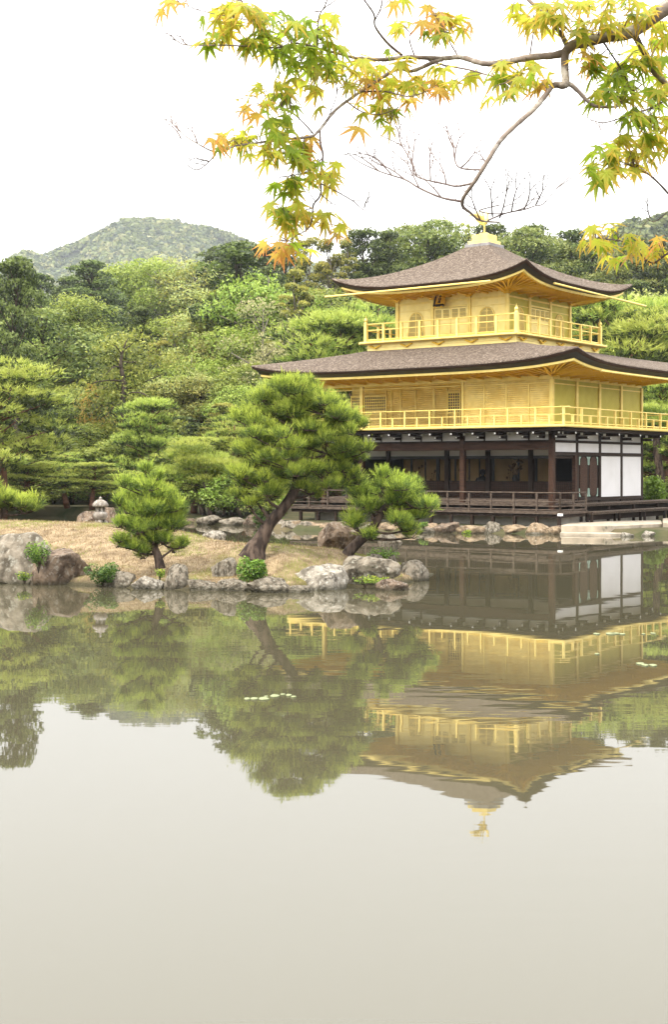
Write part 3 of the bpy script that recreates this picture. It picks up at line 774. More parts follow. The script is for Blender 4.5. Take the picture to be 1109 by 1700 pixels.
# low slatted shutters along the inner line and the first right bay
def shutter(x0, x1, y0, y1, name='low_shutter'):
    mb = MB(); fr = MB()
    if abs(x1 - x0) > abs(y1 - y0):
        sh = part(name, mb.box(x0, x1, y0 + .01, y0 + .03, z1, 2.0), WR)
        n = int(abs(x1 - x0) / .1)
        for i in range(n + 1):
            x = x0 + (x1 - x0) * i / n; fr.box(x - .012, x + .012, y0 - .012, y0 + .01, z1, 2.0)
        for j in range(8):
            z = z1 + .72 * j / 7; fr.box(x0, x1, y0 - .008, y0 + .012, z - .010, z + .010)
        fr.box(x0, x1, y0 - .03, y0 + .04, 1.985, 2.03)
    else:
        sh = part(name, mb.box(x0 - .03, x0 - .01, y0, y1, z1, 2.0), WR)
        n = int(abs(y1 - y0) / .1)
        for i in range(n + 1):
            y = y0 + (y1 - y0) * i / n; fr.box(x0 - .01, x0 + .012, y - .012, y + .012, z1, 2.0)
        for j in range(8):
            z = z1 + .72 * j / 7; fr.box(x0 - .012, x0 + .008, y0, y1, z - .010, z + .010)
        fr.box(x0 - .04, x0 + .03, y0, y1, 1.985, 2.03)
    part('slats', fr, WD, sh)
for a, b in ((-B + .12, -.12), (-2 * B + .12, -B - .12), (-3 * B + .12, -2 * B - .12), (-4.5 * B + .12, -3 * B - .12), (-5.5 * B + .1, -4.5 * B - .12)): shutter(a, b, B, B)
# interior: tan painted screens with dark jambs
YI = 2.15 * B
inner = MB().box(-4.9 * B, -.5 * B, YI, YI + .06, z1, 4.0); part('painted_screen', inner, M['tan'])
jam = []
for px, wpx in ((650, 3), (668, 5), (684, 4), (707, 2), (728, 7), (757, 3), (780, 2), (797, 2), (818, 9), (862, 3), (889, 9)):
    x = xfrompx(px, YI); h = wpx * .0135; part('jamb', MB().box(x - h, x + h, YI - .05, YI - .002, z1, 3.3), M['black'])
part('wall', MB().box(-.06, .0, B * .0 + .12, B - .3, 3.0, 3.12), WD)
part('back_wall', MB().box(LX + .02, -.02, LY - .1, LY, z1, 4.1).box(LX, LX + .06, B, LY - .1, z1, 4.1), M['black'])  # rear walls in black: the dim interior's shade is put into their colour
part('partition', MB().box(-.52 * B, -.50 * B, B + .1, LY - .2, z1, 3.9), M['black'])  # black as well, painting the darkness seen through the opening
# ink flowers painted on the screens
fl = MB(); rr = random.Random(4)
for (px, n) in ((694, 10), (716, 5), (770, 4), (850, 8)):
    x = xfrompx(px, YI - .01); 
    for k in range(n):
        dx = rr.uniform(-.28, .28); dz = rr.uniform(.2, 1.1); r = rr.uniform(.03, .08)
        fl.add([(x + dx + r * math.cos(q * 1.05), YI - .006, 1.75 + dz + r * math.sin(q * 1.05)) for q in range(6)], [(0, 1, 2, 3, 4, 5)])
        fl.add([(x + dx - .008, YI - .005, 1.75 + dz), (x + dx + .008, YI - .005, 1.75 + dz), (x + .01, YI - .005, 1.7), (x - .01, YI - .005, 1.7)], [(0, 1, 2, 3)])
part('painted_flowers', fl, M['screenink'])

# deck brackets with white painted ends
def bracket1(x, y, dx, dy, big=True):
    """bracket arms stepping outward under the upper deck"""
    r = empty('deck_bracket', (0, 0, 0), 0, pav); d = Vector((dx, dy, 0)); s = Vector((-dy, dx, 0))
    a = MB(); caps = []; cp = MB(); o = Vector((x, y, 0))
    def seg(mb, u0, u1, hw_, z0, z1_, m=0):
        p = [o + d * u0 - s * hw_, o + d * u1 - s * hw_, o + d * u1 + s * hw_, o + d * u0 + s * hw_]
        mb.add([(q.x, q.y, z0) for q in p] + [(q.x, q.y, z1_) for q in p], [(3, 2, 1, 0), (4, 5, 6, 7), (0, 1, 5, 4), (1, 2, 6, 5), (2, 3, 7, 6), (3, 0, 4, 7)])
    seg(a, .05, .55, .06, 3.83, 3.95); seg(a, .05, .95, .055, 3.97, 4.10)
    seg(cp, .55, .57, .035, 3.86, 3.93); caps.append(cp); cp = MB(); seg(cp, .95, .97, .035, 4.01, 4.08); caps.append(cp)
    if big:
        def cross(u, z0, z1_):
            p = o + d * u
            for sg in (-1, 1):
                q = [p - d * .05, p + d * .05]
                pts_ = [q[0], q[1], q[1] + s * sg * .30, q[0] + s * sg * .30]
                a.add([(t.x, t.y, z0) for t in pts_] + [(t.x, t.y, z1_) for t in pts_], [(3, 2, 1, 0), (4, 5, 6, 7), (0, 1, 5, 4), (1, 2, 6, 5), (2, 3, 7, 6), (3, 0, 4, 7)])
                c0 = p + s * sg * .30; cc = [c0 - d * .052, c0 + d * .052, c0 + d * .052 + s * sg * .04, c0 - d * .052 + s * sg * .04]
                cp = MB(); caps.append(cp); cp.add([(t.x, t.y, z0 - .002) for t in cc] + [(t.x, t.y, z1_ + .002) for t in cc], [(3, 2, 1, 0), (4, 5, 6, 7), (0, 1, 5, 4), (1, 2, 6, 5), (2, 3, 7, 6), (3, 0, 4, 7)])
        cross(.42, 3.985, 4.085)
    a.build('arm', WD, r)
    for q_ in caps: q_.build('end_cap', M['cap'], r)
for k in range(6):
    x = -k * B if k < 5 else LX
    if k: bracket1(x, 0, 0, -1, True)
    bracket1(x - B / 2 if k < 5 else LX + .05, 0, 0, -1, False)
for k in range(5): bracket1(0, k * B + (0.0 if k else .25), 1, 0, True)
q = math.sqrt(.5); bracket1(0, 0, q, -q, True); bracket1(-.35, 0, 0, -1, True)

# plinth, lower decks, steps
part('plinth', MB().box(LX - .3, .55, -.35, LY + .4, -.1, .66), M['plinth'])
part('floor_beam', MB().box(LX, .04, .0, LY, .95, 1.095), WD)
part('under_floor', MB().box(LX + .2, -.2, .3, LY - .3, .66, .95), M['black'])  # solid black box painting the shade in the gap below the floor
o1, os_ = 1.25, 1.05
zd = .84
dl = LX - 1.0
deckm = MB()
for k in range(7): deckm.box(dl, os_, -o1 + k * .18, -o1 + k * .18 + .172, zd - .045, zd)
part('deck', deckm.box(.112, os_ - .005, .02, 1.05, zd - .05, zd - .002), WG)
part('deck_edge', MB().box(dl - .02, os_ + .03, -o1 - .05, -o1 - .002, zd - .10, zd + .004).box(os_ + .001, os_ + .05, -o1, 1.1, zd - .10, zd + .002), WG)
part('deck_beam', MB().box(dl, os_ - .05, -o1 + .05, -o1 + .16, zd - .24, zd - .10).box(os_ - .15, os_ - .04, -o1 + .16, 1.0, zd - .24, zd - .10), WD)
for k in range(14):
    x = os_ - .1 - k * 1.02
    part('deck_post', MB().box(x - .06, x + .06, -o1 + .03, -o1 + .15, .1, zd - .1), WD)
part('step_board', MB().box(LX, -.12, -.30, -.0, 1.06, 1.12), WG)
railing(WG, (dl, -o1 + .02), (os_ - .02, -o1 + .02), zd, .76, .40, 13, r=.030, psz=.035, low=.22)
railing(WG, (os_ - .02, -o1 + .02), (os_ - .02, 1.02), zd, .76, .40, 2, r=.028, psz=.035, low=.22, ext0=0)
part('post_cap', MB().box(os_ - .10, os_ + .06, -o1 - .06, -o1 + .10, zd - .16, zd - .06), M['cap'])
# long bench-like upper deck and step on the right side
def bench(x0, x1, y0, y1, zt, th, name, lg):
    b = part(name, MB().box(x0, x1, y0, y1, zt - th, zt).box(x0 + .05, x1 - .04, y0 + .02, y1 - .02, zt - th - .07, zt - th - .002), WG, bevel=.008)
    n = max(2, int((y1 - y0) / 2.3))
    for i in range(n + 1):
        y = y0 + .12 + (y1 - y0 - .24) * i / n
        for x in (x1 - .12, x0 + .12) if lg else (x1 - .12,): part('leg', MB().box(x - .05, x + .05, y - .05, y + .05, .25, zt - th - .07), WD, b)
bench(.10, .82, 1.12, 14.0, 1.12, .06, 'side_deck', True)
bench(.86, 1.30, 1.12, LY + .5, .80, .06, 'side_step', True)
part('skirt_board', MB().box(.2, .3, 1.2, 13.5, .40, 1.0), WD); part('skirt_board', MB().box(.9, .95, 1.2, LY + .3, .42, .70), WD)

# seated statue and vase inside: things of their own
def inside(lx, ly, z): return PAV + ux * lx + wy * ly + Vector((0, 0, z))
xs_ = xfrompx(802, YI - .9)
st = MB()
st.lathe((0, 0, 0), [(.42, 0), (.46, .05), (.40, .12), (.44, .18), (.45, .22)], 16)
st.lathe((0, 0, .2), [(.40, 0), (.43, .08), (.34, .2), (.25, .3), (.27, .5), (.22, .64), (.08, .70), (.07, .75), (.12, .80), (.14, .90), (.10, .99), (.03, 1.03)], 16)
for s in (-1, 1): st.tube([(s * .24, 0, .80), (s * .34, -.08, .58), (s * .20, -.26, .42), (0, -.30, .42)], [.08, .075, .06, .04], 8)
so_ = st.build('seated_statue', M['black'], smooth=True); so_.location = inside(xs_, YI - .9, z1 + .05); so_.rotation_euler = (0, 0, -TH)
tag(so_, 'dark seated statue inside the ground floor before the tan screens', 'statue')
vx = xfrompx(856, B + .7)
va = empty('flower_vase', inside(vx, B + .7, z1 + .02)); tag(va, 'dark vase of tall flowers inside the ground floor near the corner', 'vase')
MB().lathe((0, 0, 0), [(.12, 0), (.14, .04), (.06, .5), (.12, .72), (.16, .84), (.10, .95), (.14, 1.0)], 12).build('vase', M['black'], va, smooth=True)
fb = MB(); rr = random.Random(8)
for k in range(16):
    tip = Vector((rr.uniform(-.28, .28), rr.uniform(-.2, .2), rr.uniform(1.15, 1.75)))
    fb.tube([(0, 0, .95), tip * .6 + Vector((0, 0, .35)), tip], [.01, .008, .006], 4)
    fb.lathe(tip, [(.02, -.05), (.08, 0), (.05, .06)], 6)
fb.build('flowers', M['screenink'], va)

# landing slabs and foundation stones beside the pavilion
def poly_slab(name, pxs, z0, z1_, m, label, cat='landing'):
    P = [pt(a, HY + (CH - z1_) * F / d, d) for a, d in pxs]; n = len(P)
    vs = [(p.x, p.y, z1_) for p in P] + [(p.x, p.y, z0) for p in P]
    o = MB().add(vs, [tuple(range(n))] + [((i + 1) % n, i, i + n, (i + 1) % n + n) for i in range(n)]).build(name, m, bevel=.02); tag(o, label, cat); return o
poly_slab('landing_slab', [(932, 54.2), (1000, 53.8), (1004, 53.6), (1100, 56.0), (1098, 59.5), (1000, 58.5), (950, 57)], -.5, .36, M['stone'], 'large cut stone landing slab at the water by the pavilion corner', 'landing')
poly_slab('landing_slab', [(1101, 55.6), (1240, 54), (1240, 66), (1101, 60)], -.5, .42, M['stone'], 'stone landing slab running out of frame at the right', 'landing')
poly_slab('landing_kerb', [(930, 53.7), (1015, 53.0), (1112, 55.2), (1112, 56.1), (1000, 54.0), (932, 54.25)], -.5, .10, M['stone'], 'low wet stone kerb in front of the landing slab', 'kerb')

# ------------------------------------------------------------------ needle tufts
def tufts(P, D, rng, n=16, L=.10, wd=.006, shoot=.10, spread=.9):
    """P (N,3) shoot bases, D (N,3) shoot axes -> triangles (N*n,3,3)"""
    Np = len(P)
    D = D / np.linalg.norm(D, axis=1, keepdims=True)
    t = rng.random((Np, n, 1)); base = P[:, None, :] + D[:, None, :] * (shoot * t)
    R = rng.normal(size=(Np, n, 3)); R /= np.linalg.norm(R, axis=2, keepdims=True)
    dr = D[:, None, :] * (1.0 + .0 * t) + R * spread
    dr /= np.linalg.norm(dr, axis=2, keepdims=True)
    S = np.cross(dr, rng.normal(size=(Np, n, 3))); S /= np.linalg.norm(S, axis=2, keepdims=True) + 1e-9
    l = L * (.7 + .6 * rng.random((Np, n, 1)))
    a = base - S * wd / 2; b = base + S * wd / 2; c = base + dr * l
    return np.stack([a, b, c], axis=2).reshape(-1, 3)

def pad_points(c, rx, ry, rz, n, rng, shell=.55):
    """points through an ellipsoid pad, more of them on the upper skin"""
    v = rng.normal(size=(n, 3)); v /= np.linalg.norm(v, axis=1, keepdims=True)
    r = shell + (1 - shell) * rng.random((n, 1)) ** .6
    k = rng.random((n, 1)) < .25; r = np.where(k, rng.random((n, 1)) ** .5, r)
    # ragged outline
    lump = 1 + .18 * np.sin(v[:, :1] * 5 + c[0] * 3) + .14 * np.sin(v[:, 1:2] * 7 + c[2] * 5)
    v = v * r * lump; nv = v.copy()
    v[:, 2] = np.where(v[:, 2] < 0, v[:, 2] * .65, v[:, 2])
    return v * np.array([rx, ry, rz]) + np.array(c), nv

def foreground_pine(name, base, trunk, pads, label, cat='pine tree', seed=1, dens=1.0, branches=None, d=31.0):
    """trunk: (px, py, radius px, depth offset); pads: (px, py, rx, rz, depth offset)"""
    rng = np.random.default_rng(seed); rnd = random.Random(seed)
    b = pt(*base); root = empty(name, b); tag(root, label, cat)
    inv = lambda p: Vector(p) - b
    P = [inv(pt(x, y, d + dd)) for x, y, r, dd in trunk]; R = [r / F * d for x, y, r, dd in trunk]
    pth, rad = smooth_path(P, R, 6)
    mb = MB(); mb.tube(pth, rad, 12)
    tr = mb.build('trunk', M['bark'], root, smooth=True)
    bm_ = MB(); tri = {0: [], 1: [], 2: []}
    sub_ = []
    for (x, y, rx, rz, dd) in pads:
        par = inv(pt(x, y + rz * .3, d + dd)); kp = min(range(len(pth)), key=lambda i: (pth[i] - par).length + (0.6 if pth[i].z > par.z + .1 else 0) * abs(pth[i].z - par.z))
        s_ = pth[max(0, kp - 2)]; m2 = s_.lerp(par, .5) + Vector((rnd.uniform(-.08, .08), rnd.uniform(-.1, .1), -.05)); q, qr = smooth_path([s_, m2, par], [max(.026, rad[kp] * .45), .028, .018], 5); bm_.tube(q, qr, 7)
        if rx < 20: sub_.append((x, y, rx, rz, dd, par)); continue
        for j in range(9 if rx > 38 else 5):
            a = j * 2.4 + rnd.random(); q_ = rnd.uniform(.3, 1.0); sub_.append((x + math.cos(a) * rx * q_, y + math.sin(a * 1.7) * rz * .75 + rnd.uniform(-4, 4), rx * rnd.uniform(.20, .42), rz * rnd.uniform(.36, .68), dd + math.sin(a) * rx / F * d * q_, par))
    for (x, y, rx, rz, dd, par) in sub_:
        c = inv(pt(x, y, d + dd)); rxm = rx / F * d; rzm = rz / F * d; rym = rxm * .85
        # limb from the nearest trunk point, then branchlets
        mid = par.lerp(c, .5) + Vector((rnd.uniform(-.05, .05), rnd.uniform(-.05, .05), -.03))
        q, qr = smooth_path([par, mid, c + Vector((0, 0, -rzm * .35))], [.018, .015, .010], 4); bm_.tube(q, qr, 6)
        for j in range(3):
            a = rnd.uniform(0, 6.28); e = c + Vector((math.cos(a) * rxm * .8, math.sin(a) * rym * .8, rnd.uniform(-.1, .35) * rzm))
            m_ = c.lerp(e, .5) + Vector((rnd.uniform(-.06, .06), rnd.uniform(-.06, .06), -.05)); q, qr = smooth_path([c + Vector((0, 0, -rzm * .35)), m_, e], [.015, .011, .006], 4); bm_.tube(q, qr, 5)
        vol = rxm * rzm * 4
        n = int(400 * dens * (rxm * rym * rzm) ** .55 / .12 ** .55 * .55) + 34
        p, nv = pad_points(c, rxm * 1.1, rym * 1.1, rzm * 1.05, n, rng, .15)
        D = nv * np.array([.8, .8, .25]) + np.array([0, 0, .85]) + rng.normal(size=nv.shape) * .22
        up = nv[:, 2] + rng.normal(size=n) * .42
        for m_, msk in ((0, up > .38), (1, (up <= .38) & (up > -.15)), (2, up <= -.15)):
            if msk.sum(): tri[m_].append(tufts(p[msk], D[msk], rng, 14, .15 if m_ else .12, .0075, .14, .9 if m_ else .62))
        # upright candles
        nc = int(n * .24); p2, nv2 = pad_points(c, rxm * .95, rym * .95, rzm * .95, nc, rng, .9); kk = nv2[:, 2] > -.1; p2 = p2[kk]; nv2 = nv2[kk]
        D2 = nv2 * np.array([.6, .6, .0]) + np.array([0, 0, 1.0]) + rng.normal(size=nv2.shape) * .16
        h2 = len(p2) // 2; tri[0].append(tufts(p2[:h2], D2[:h2], rng, 22, .05, .010, .26, .38)); tri[0].append(tufts(p2[h2:], D2[h2:], rng, 20, .05, .010, .17, .42))
    bm_.build('branch', M['bark'], root, smooth=True)
    V = []; mi = []
    for m_, L in tri.items():
        if L: a = np.concatenate(L); V.append(a); mi += [m_] * (len(a) // 3)
    np_mesh('foliage', np.concatenate(V), 3, [M['pine_new'], M['pine_mid'], M['pine_dark']], mi, root)
    return root

foreground_pine('pine_tree', (430, 912, 31.2), [(419, 928, 25, 0), (424, 912, 18, 0), (432, 898, 13.5, 0), (447, 870, 10, 0), (468, 846, 9, 0), (486, 820, 8.3, 0), (493, 795, 7.5, 0), (488, 765, 6.5, 0), (490, 735, 8, 0), (487, 705, 6, 0), (498, 670, 4, 0), (506, 645, 2.5, 0)],
    [(495, 660, 62, 23, 0), (452, 680, 50, 23, .2), (540, 684, 50, 21, -.1), (492, 702, 62, 21, .3), (432, 708, 46, 21, 0), (575, 705, 42, 15, 0), (520, 715, 50, 19, .4), (455, 738, 52, 17, -.3), (545, 748, 52, 21, .1), (585, 753, 28, 17, .1),
     (425, 765, 42, 21, .3), (478, 775, 50, 19, -.4), (400, 798, 30, 19, 0), (440, 808, 46, 21, -.2), (410, 831, 26, 9, -.1), (545, 793, 45, 19, .2), (515, 818, 22, 7, 0), (580, 793, 26, 15, .2), (500, 640, 30, 9, .1)],
    'tall pine with leaning trunk in the middle of the island', seed=3, dens=.80)
foreground_pine('pine_tree', (590, 916, 32.0), [(573, 930, 12, 0), (579, 917, 9.5, 0), (590, 905, 8.5, 0), (606, 890, 8, 0), (622, 872, 7, 0), (634, 850, 6, 0), (645, 835, 4, 0)],
    [(645, 822, 58, 22, 0), (608, 832, 36, 20, .1), (688, 838, 34, 18, -.1), (650, 850, 55, 18, .1), (655, 800, 34, 12, .1), (606, 880, 30, 18, -.2), (668, 878, 30, 14, 0), (590, 862, 18, 12, .1), (684, 890, 12, 8, 0), (680, 812, 22, 16, 0)],
    'low spreading pine at the right end of the island before the pavilion', seed=5, dens=.8, d=32.0)
foreground_pine('pine_tree', (264, 942, 30.6), [(266, 944, 9, 0), (262, 925, 7, 0), (255, 905, 6, 0), (256, 880, 5, 0), (253, 850, 4, 0), (250, 820, 3, 0), (250, 795, 2, 0)],
    [(250, 792, 26, 12, 0), (248, 822, 46, 20, 0), (222, 848, 32, 22, .1), (275, 845, 34, 20, 0), (250, 862, 52, 22, 0), (215, 878, 24, 12, 0), (288, 868, 22, 12, 0), (245, 888, 40, 16, 0), (212, 906, 20, 9, 0), (232, 914, 26, 9, 0), (288, 908, 20, 10, 0), (290, 838, 20, 14, .2)],
    'small round pine above the upright square rock on the island', seed=7, dens=.8, d=30.6)
foreground_pine('pine_tree', (-8, 880, 38.5), [(-8, 885, 8, 0), (-4, 865, 7, 0), (4, 850, 5, 0), (12, 835, 3, 0)],
    [(16, 836, 44, 24, 0), (-20, 828, 40, 24, .1), (38, 848, 22, 14, 0), (10, 822, 28, 14, 0), (-40, 850, 40, 20, 0)],
    'bright bushy pine at the left edge on the island crest', seed=9, dens=1.1, d=38.5)

# ------------------------------------------------------------------ small shrubs and ground plants
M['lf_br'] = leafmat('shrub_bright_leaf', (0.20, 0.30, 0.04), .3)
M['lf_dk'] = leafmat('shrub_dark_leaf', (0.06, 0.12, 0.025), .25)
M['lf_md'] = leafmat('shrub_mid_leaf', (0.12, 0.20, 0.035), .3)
M['lf_yl'] = leafmat('weed_yellow_leaf', (0.36, 0.38, 0.05), .3)
def leaf_quads(P, rng, size, nrm=None, flat=.6, asp=.5):
    n = len(P)
    a = rng.normal(size=(n, 3)); 
    if nrm is not None: a = a * flat + nrm
    a /= np.linalg.norm(a, axis=1, keepdims=True)
    u = np.cross(a, rng.normal(size=(n, 3))); u /= np.linalg.norm(u, axis=1, keepdims=True) + 1e-9
    v = np.cross(a, u); s = size * (.6 + .8 * rng.random((n, 1)))
    return np.stack([P - u * s, P - v * s * asp + u * s * .1, P + u * s, P + v * s * asp + u * s * .1], axis=1).reshape(-1, 3)
def shrub(x0, x1, y0, y1, d, label, mats, seed, n=1500, size=.03, name='shrub', cat='shrub', stems=9, dome=True):
    rng = np.random.default_rng(seed); rnd = random.Random(seed)
    cx_, rx = (x0 + x1) / 2, (x1 - x0) / 2 / F * d; b = pt(cx_, y1, d); h = (y1 - y0) / F * d
    root = empty(name, b); tag(root, label, cat)
    sm = MB()
    for k in range(stems):
        a = rnd.uniform(0, 6.28); r = rnd.uniform(.2, .8)
        q, qr = smooth_path([(0, 0, -.05), (math.cos(a) * rx * r * .4, math.sin(a) * rx * r * .3, h * .45), (math.cos(a) * rx * r, math.sin(a) * rx * r * .7, h * rnd.uniform(.6, .9))], [.010, .007, .003], 4); sm.tube(q, qr, 5)
    sm.build('stem', M['barkd'], root)
    V = []; mi = []
    nb = 9
    for k in range(nb):
        a = rnd.uniform(0, 6.28); r = rnd.uniform(.1, .62)
        c = (math.cos(a) * rx * r, math.sin(a) * rx * r * .8, h * rnd.uniform(.35, .75))
        v = rng.normal(size=(n // nb, 3)); v /= np.linalg.norm(v, axis=1, keepdims=True); rr_ = .5 + .5 * rng.random((n // nb, 1)) ** .5
        p = np.array(c) + v * rr_ * np.array([rx * .42, rx * .4, h * .30])
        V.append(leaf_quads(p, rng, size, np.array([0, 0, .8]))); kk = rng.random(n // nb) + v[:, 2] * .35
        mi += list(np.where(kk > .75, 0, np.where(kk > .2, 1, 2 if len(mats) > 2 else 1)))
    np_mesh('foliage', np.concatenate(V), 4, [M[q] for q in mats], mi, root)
    return root
shrub(136, 210, 934, 974, 30.4, 'dark green spreading shrub between brown boulder and small grey rock', ['lf_md', 'lf_dk', 'lf_dk'], 1, 1800)
shrub(384, 450, 926, 978, 29.7, 'bright green leafy shrub at the shore right of the tilted rock', ['lf_br', 'lf_md', 'lf_dk'], 2, 2400)
shrub(38, 88, 898, 948, 30.7, 'leafy green shrub growing between the two left boulders', ['lf_br', 'lf_md', 'lf_dk'], 3, 900)
shrub(596, 672, 908, 934, 32.2, 'small fern like plant on top of the domed rock', ['lf_br', 'lf_md'], 4, 900, .025)
shrub(572, 640, 954, 972, 29.9, 'low yellow green weeds under the domed rock', ['lf_yl', 'lf_br'], 5, 600, .022, 'weed', 'weed')
shrub(628, 664, 958, 968, 30.2, 'tiny yellow weeds beside the domed rock right foot', ['lf_yl', 'lf_br'], 6, 250, .02, 'weed', 'weed')
shrub(20, 60, 948, 966, 30.6, 'yellow green weeds at the foot of the largest boulder', ['lf_yl', 'lf_md'], 7, 400, .022, 'weed', 'weed')
shrub(254, 276, 943, 962, 29.9, 'small yellow weed left of the upright square rock', ['lf_yl', 'lf_br'], 8, 260, .02, 'weed', 'weed')
shrub(310, 338, 958, 976, 29.6, 'small green weed right of the upright square rock', ['lf_br', 'lf_md'], 10, 260, .02, 'weed', 'weed')
shrub(645, 662, 940, 958, 31.0, 'tuft of yellow leaves between domed rock and tip rock', ['lf_yl', 'lf_br'], 12, 140, .025, 'weed', 'weed')
shrub(690, 716, 866, 878, 55.2, 'green weeds in the bank stones below the deck', ['lf_br', 'lf_md'], 13, 300, .04, 'weed', 'weed')
shrub(765, 785, 878, 888, 54.9, 'green weeds at the waterline under the long ochre stone', ['lf_yl', 'lf_br'], 14, 200, .04, 'weed', 'weed')
shrub(418, 446, 846, 880, 61, 'dark round bush on the far bank left of the pavilion', ['lf_md', 'lf_dk', 'lf_dk'], 15, 600, .06)
shrub(454, 478, 822, 872, 60.5, 'bright leafy bush beside the leaning trunk on the pavilion bank', ['lf_br', 'lf_md'], 16, 700, .06)
shrub(1062, 1112, 786, 848, 68, 'bright round bush right of the pavilion', ['lf_br', 'lf_br', 'lf_md'], 17, 2600, .07)

# short dry grass over the island
def grass():
    rng = np.random.default_rng(2); P = []
    while len(P) < 80000:
        x = rng.uniform(-9.5, 2.4); y = rng.uniform(29, 38)
        z = island_z(x, y)
        if z > .06: P.append((x, y, z - .004))
    P = np.array(P); n = len(P)
    up = np.tile([0, 0, 1.0], (n, 1)) + rng.normal(size=(n, 3)) * .5
    s = rng.normal(size=(n, 3)); s[:, 2] = 0; s /= np.linalg.norm(s, axis=1, keepdims=True)
    h = .018 + .03 * rng.random((n, 1))
    V = np.stack([P - s * .006, P + s * .006, P + up * h], axis=1).reshape(-1, 3)
    noi = np.array([mnoise.noise(Vector((p[0] * .7, p[1] * .7, 5))) for p in P]) + rng.normal(size=n) * .12
    edge = P[:, 2] < .22
    g1 = mat('dry_grass', (0.32, 0.245, 0.14), .9); g2 = leafmat('green_grass', (0.22, 0.24, 0.05), .2)
    g3 = mat('straw_grass', (0.46, 0.38, 0.25), .9); g4 = mat('brown_grass', (0.20, 0.12, 0.06), .9)
    o = np_mesh('grass', V, 3, [g1, g2, g3, g4], np.where((noi > .20) | ((P[:, 0] > -2.4) & (P[:, 1] > 31.2) & (noi > -.12)) | (edge & (noi > -.05)), 1, rng.choice([0, 0, 2, 3], n)))
    tag(o, 'short dry grass over the island', 'grass', kind='stuff')
grass()

# ------------------------------------------------------------------ stone lantern
b = pt(166, 880, 36.8); sL = 36.8 / F
ln = empty('stone_lantern', b); tag(ln, 'squat stone lantern with domed cap on the island crest', 'lantern')
def LZ(y): return (880 - y) * sL
lb = MB(); 
for k in range(3):
    a = k * 2.09 + .5
    q, qr = smooth_path([(math.cos(a) * .22, math.sin(a) * .22, -.1), (math.cos(a) * .19, math.sin(a) * .19, .12), (math.cos(a) * .08, math.sin(a) * .08, .24)], [.055, .05, .07], 4); lb.tube(q, qr, 8)
lb.build('leg', M['lantern'], ln, smooth=True)
MB().lathe((0, 0, 0), [(.10, LZ(864)), (.155, LZ(861)), (.185, LZ(857)), (.19, LZ(853)), (.15, LZ(850))], 20).build('platform', M['lantern'], ln, smooth=True)
fb = MB()
for k in range(6):
    a = k * math.pi / 3; fb.box(math.cos(a) * .10 - .025, math.cos(a) * .10 + .025, math.sin(a) * .10 - .025, math.sin(a) * .10 + .025, LZ(850.5), LZ(840))
fb.lathe((0, 0, 0), [(.13, LZ(851)), (.13, LZ(849.5)), (.11, LZ(849.4))], 12).lathe((0, 0, 0), [(.075, LZ(850)), (.075, LZ(840))], 10).build('firebox', M['lantern'], ln)
MB().lathe((0, 0, 0), [(.20, LZ(841)), (.215, LZ(839)), (.20, LZ(836)), (.155, LZ(832.5)), (.09, LZ(830)), (.03, LZ(829))], 24).build('cap', M['lantern'], ln, smooth=True)
MB().lathe((0, 0, 0), [(.03, LZ(829.5)), (.045, LZ(828)), (.035, LZ(826)), (.008, LZ(824.5))], 12).build('finial', M['lantern'], ln, smooth=True)

# ------------------------------------------------------------------ floating leaves
rr = random.Random(3)
def floats(label, spots):
    for i, (px, py, r) in enumerate(spots):
        r *= 1.35; px += rr.uniform(-3, 3); py += rr.uniform(-1.2, 1.2)
        d = CH * F / (py - HY); c = pt(px, py, d); rad = r / F * d
        n = 11; rad *= rr.uniform(.5, 1.25)
        ring = [(rad * rr.uniform(.7, 1.1) * math.cos(k / n * 6.28), rad * rr.uniform(.7, 1.1) * 1.6 * math.sin(k / n * 6.28)) for k in range(n)]
        vs = [(x, y, .012) for x, y in ring] + [(x, y, .002) for x, y in ring]
        o = MB().add(vs, [tuple(range(n))] + [((k + 1) % n, k, k + n, (k + 1) % n + n) for k in range(n)]).build('lily_pad', M['pad'])
        o.location = (c.x, c.y, 0); tag(o, label, 'lily pad', label)
M['pad'] = mat('pale_floating_pad', (0.22, 0.24, 0.13), .6, col2=(.15, .17, .08), scale=20)
floats('pale floating lily pad in the cluster on the water left of centre', [(412, 1161, 6), (424, 1160, 6), (436, 1160, 6), (444, 1157, 5), (455, 1156, 7), (468, 1155, 6), (478, 1156, 6), (489, 1157, 5)])
floats('small pale lily pad floating near the right edge', [(1014, 1053, 6), (1024, 1052, 5), (1036, 1053, 6), (990, 1053, 4), (1072, 1053, 5), (1082, 1053, 5), (1064, 1102, 5), (1075, 1105, 6), (1084, 1104, 5), (992, 1087, 3)])

# ------------------------------------------------------------------ background trees: prototypes, then copies
def lm(n, c, **k): M[n] = leafmat(n, c, **k)
lm('cyp_a', (0.150, 0.196, 0.051)); lm('cyp_b', (0.039, 0.058, 0.017)); lm('cyp_c', (0.230, 0.261, 0.065))  # crown palettes: light and shade of the leaf clumps put into these tones
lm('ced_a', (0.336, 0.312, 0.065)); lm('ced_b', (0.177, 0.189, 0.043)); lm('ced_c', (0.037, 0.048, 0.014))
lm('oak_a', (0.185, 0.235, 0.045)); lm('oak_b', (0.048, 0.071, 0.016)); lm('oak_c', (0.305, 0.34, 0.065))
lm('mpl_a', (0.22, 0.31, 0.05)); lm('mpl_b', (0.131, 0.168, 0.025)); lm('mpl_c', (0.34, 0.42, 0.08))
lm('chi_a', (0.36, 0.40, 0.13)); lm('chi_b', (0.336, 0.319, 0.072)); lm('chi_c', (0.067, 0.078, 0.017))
lm('gry_a', (0.425, 0.406, 0.189)); lm('gry_b', (0.248, 0.261, 0.109)); lm('gry_c', (0.058, 0.068, 0.024))
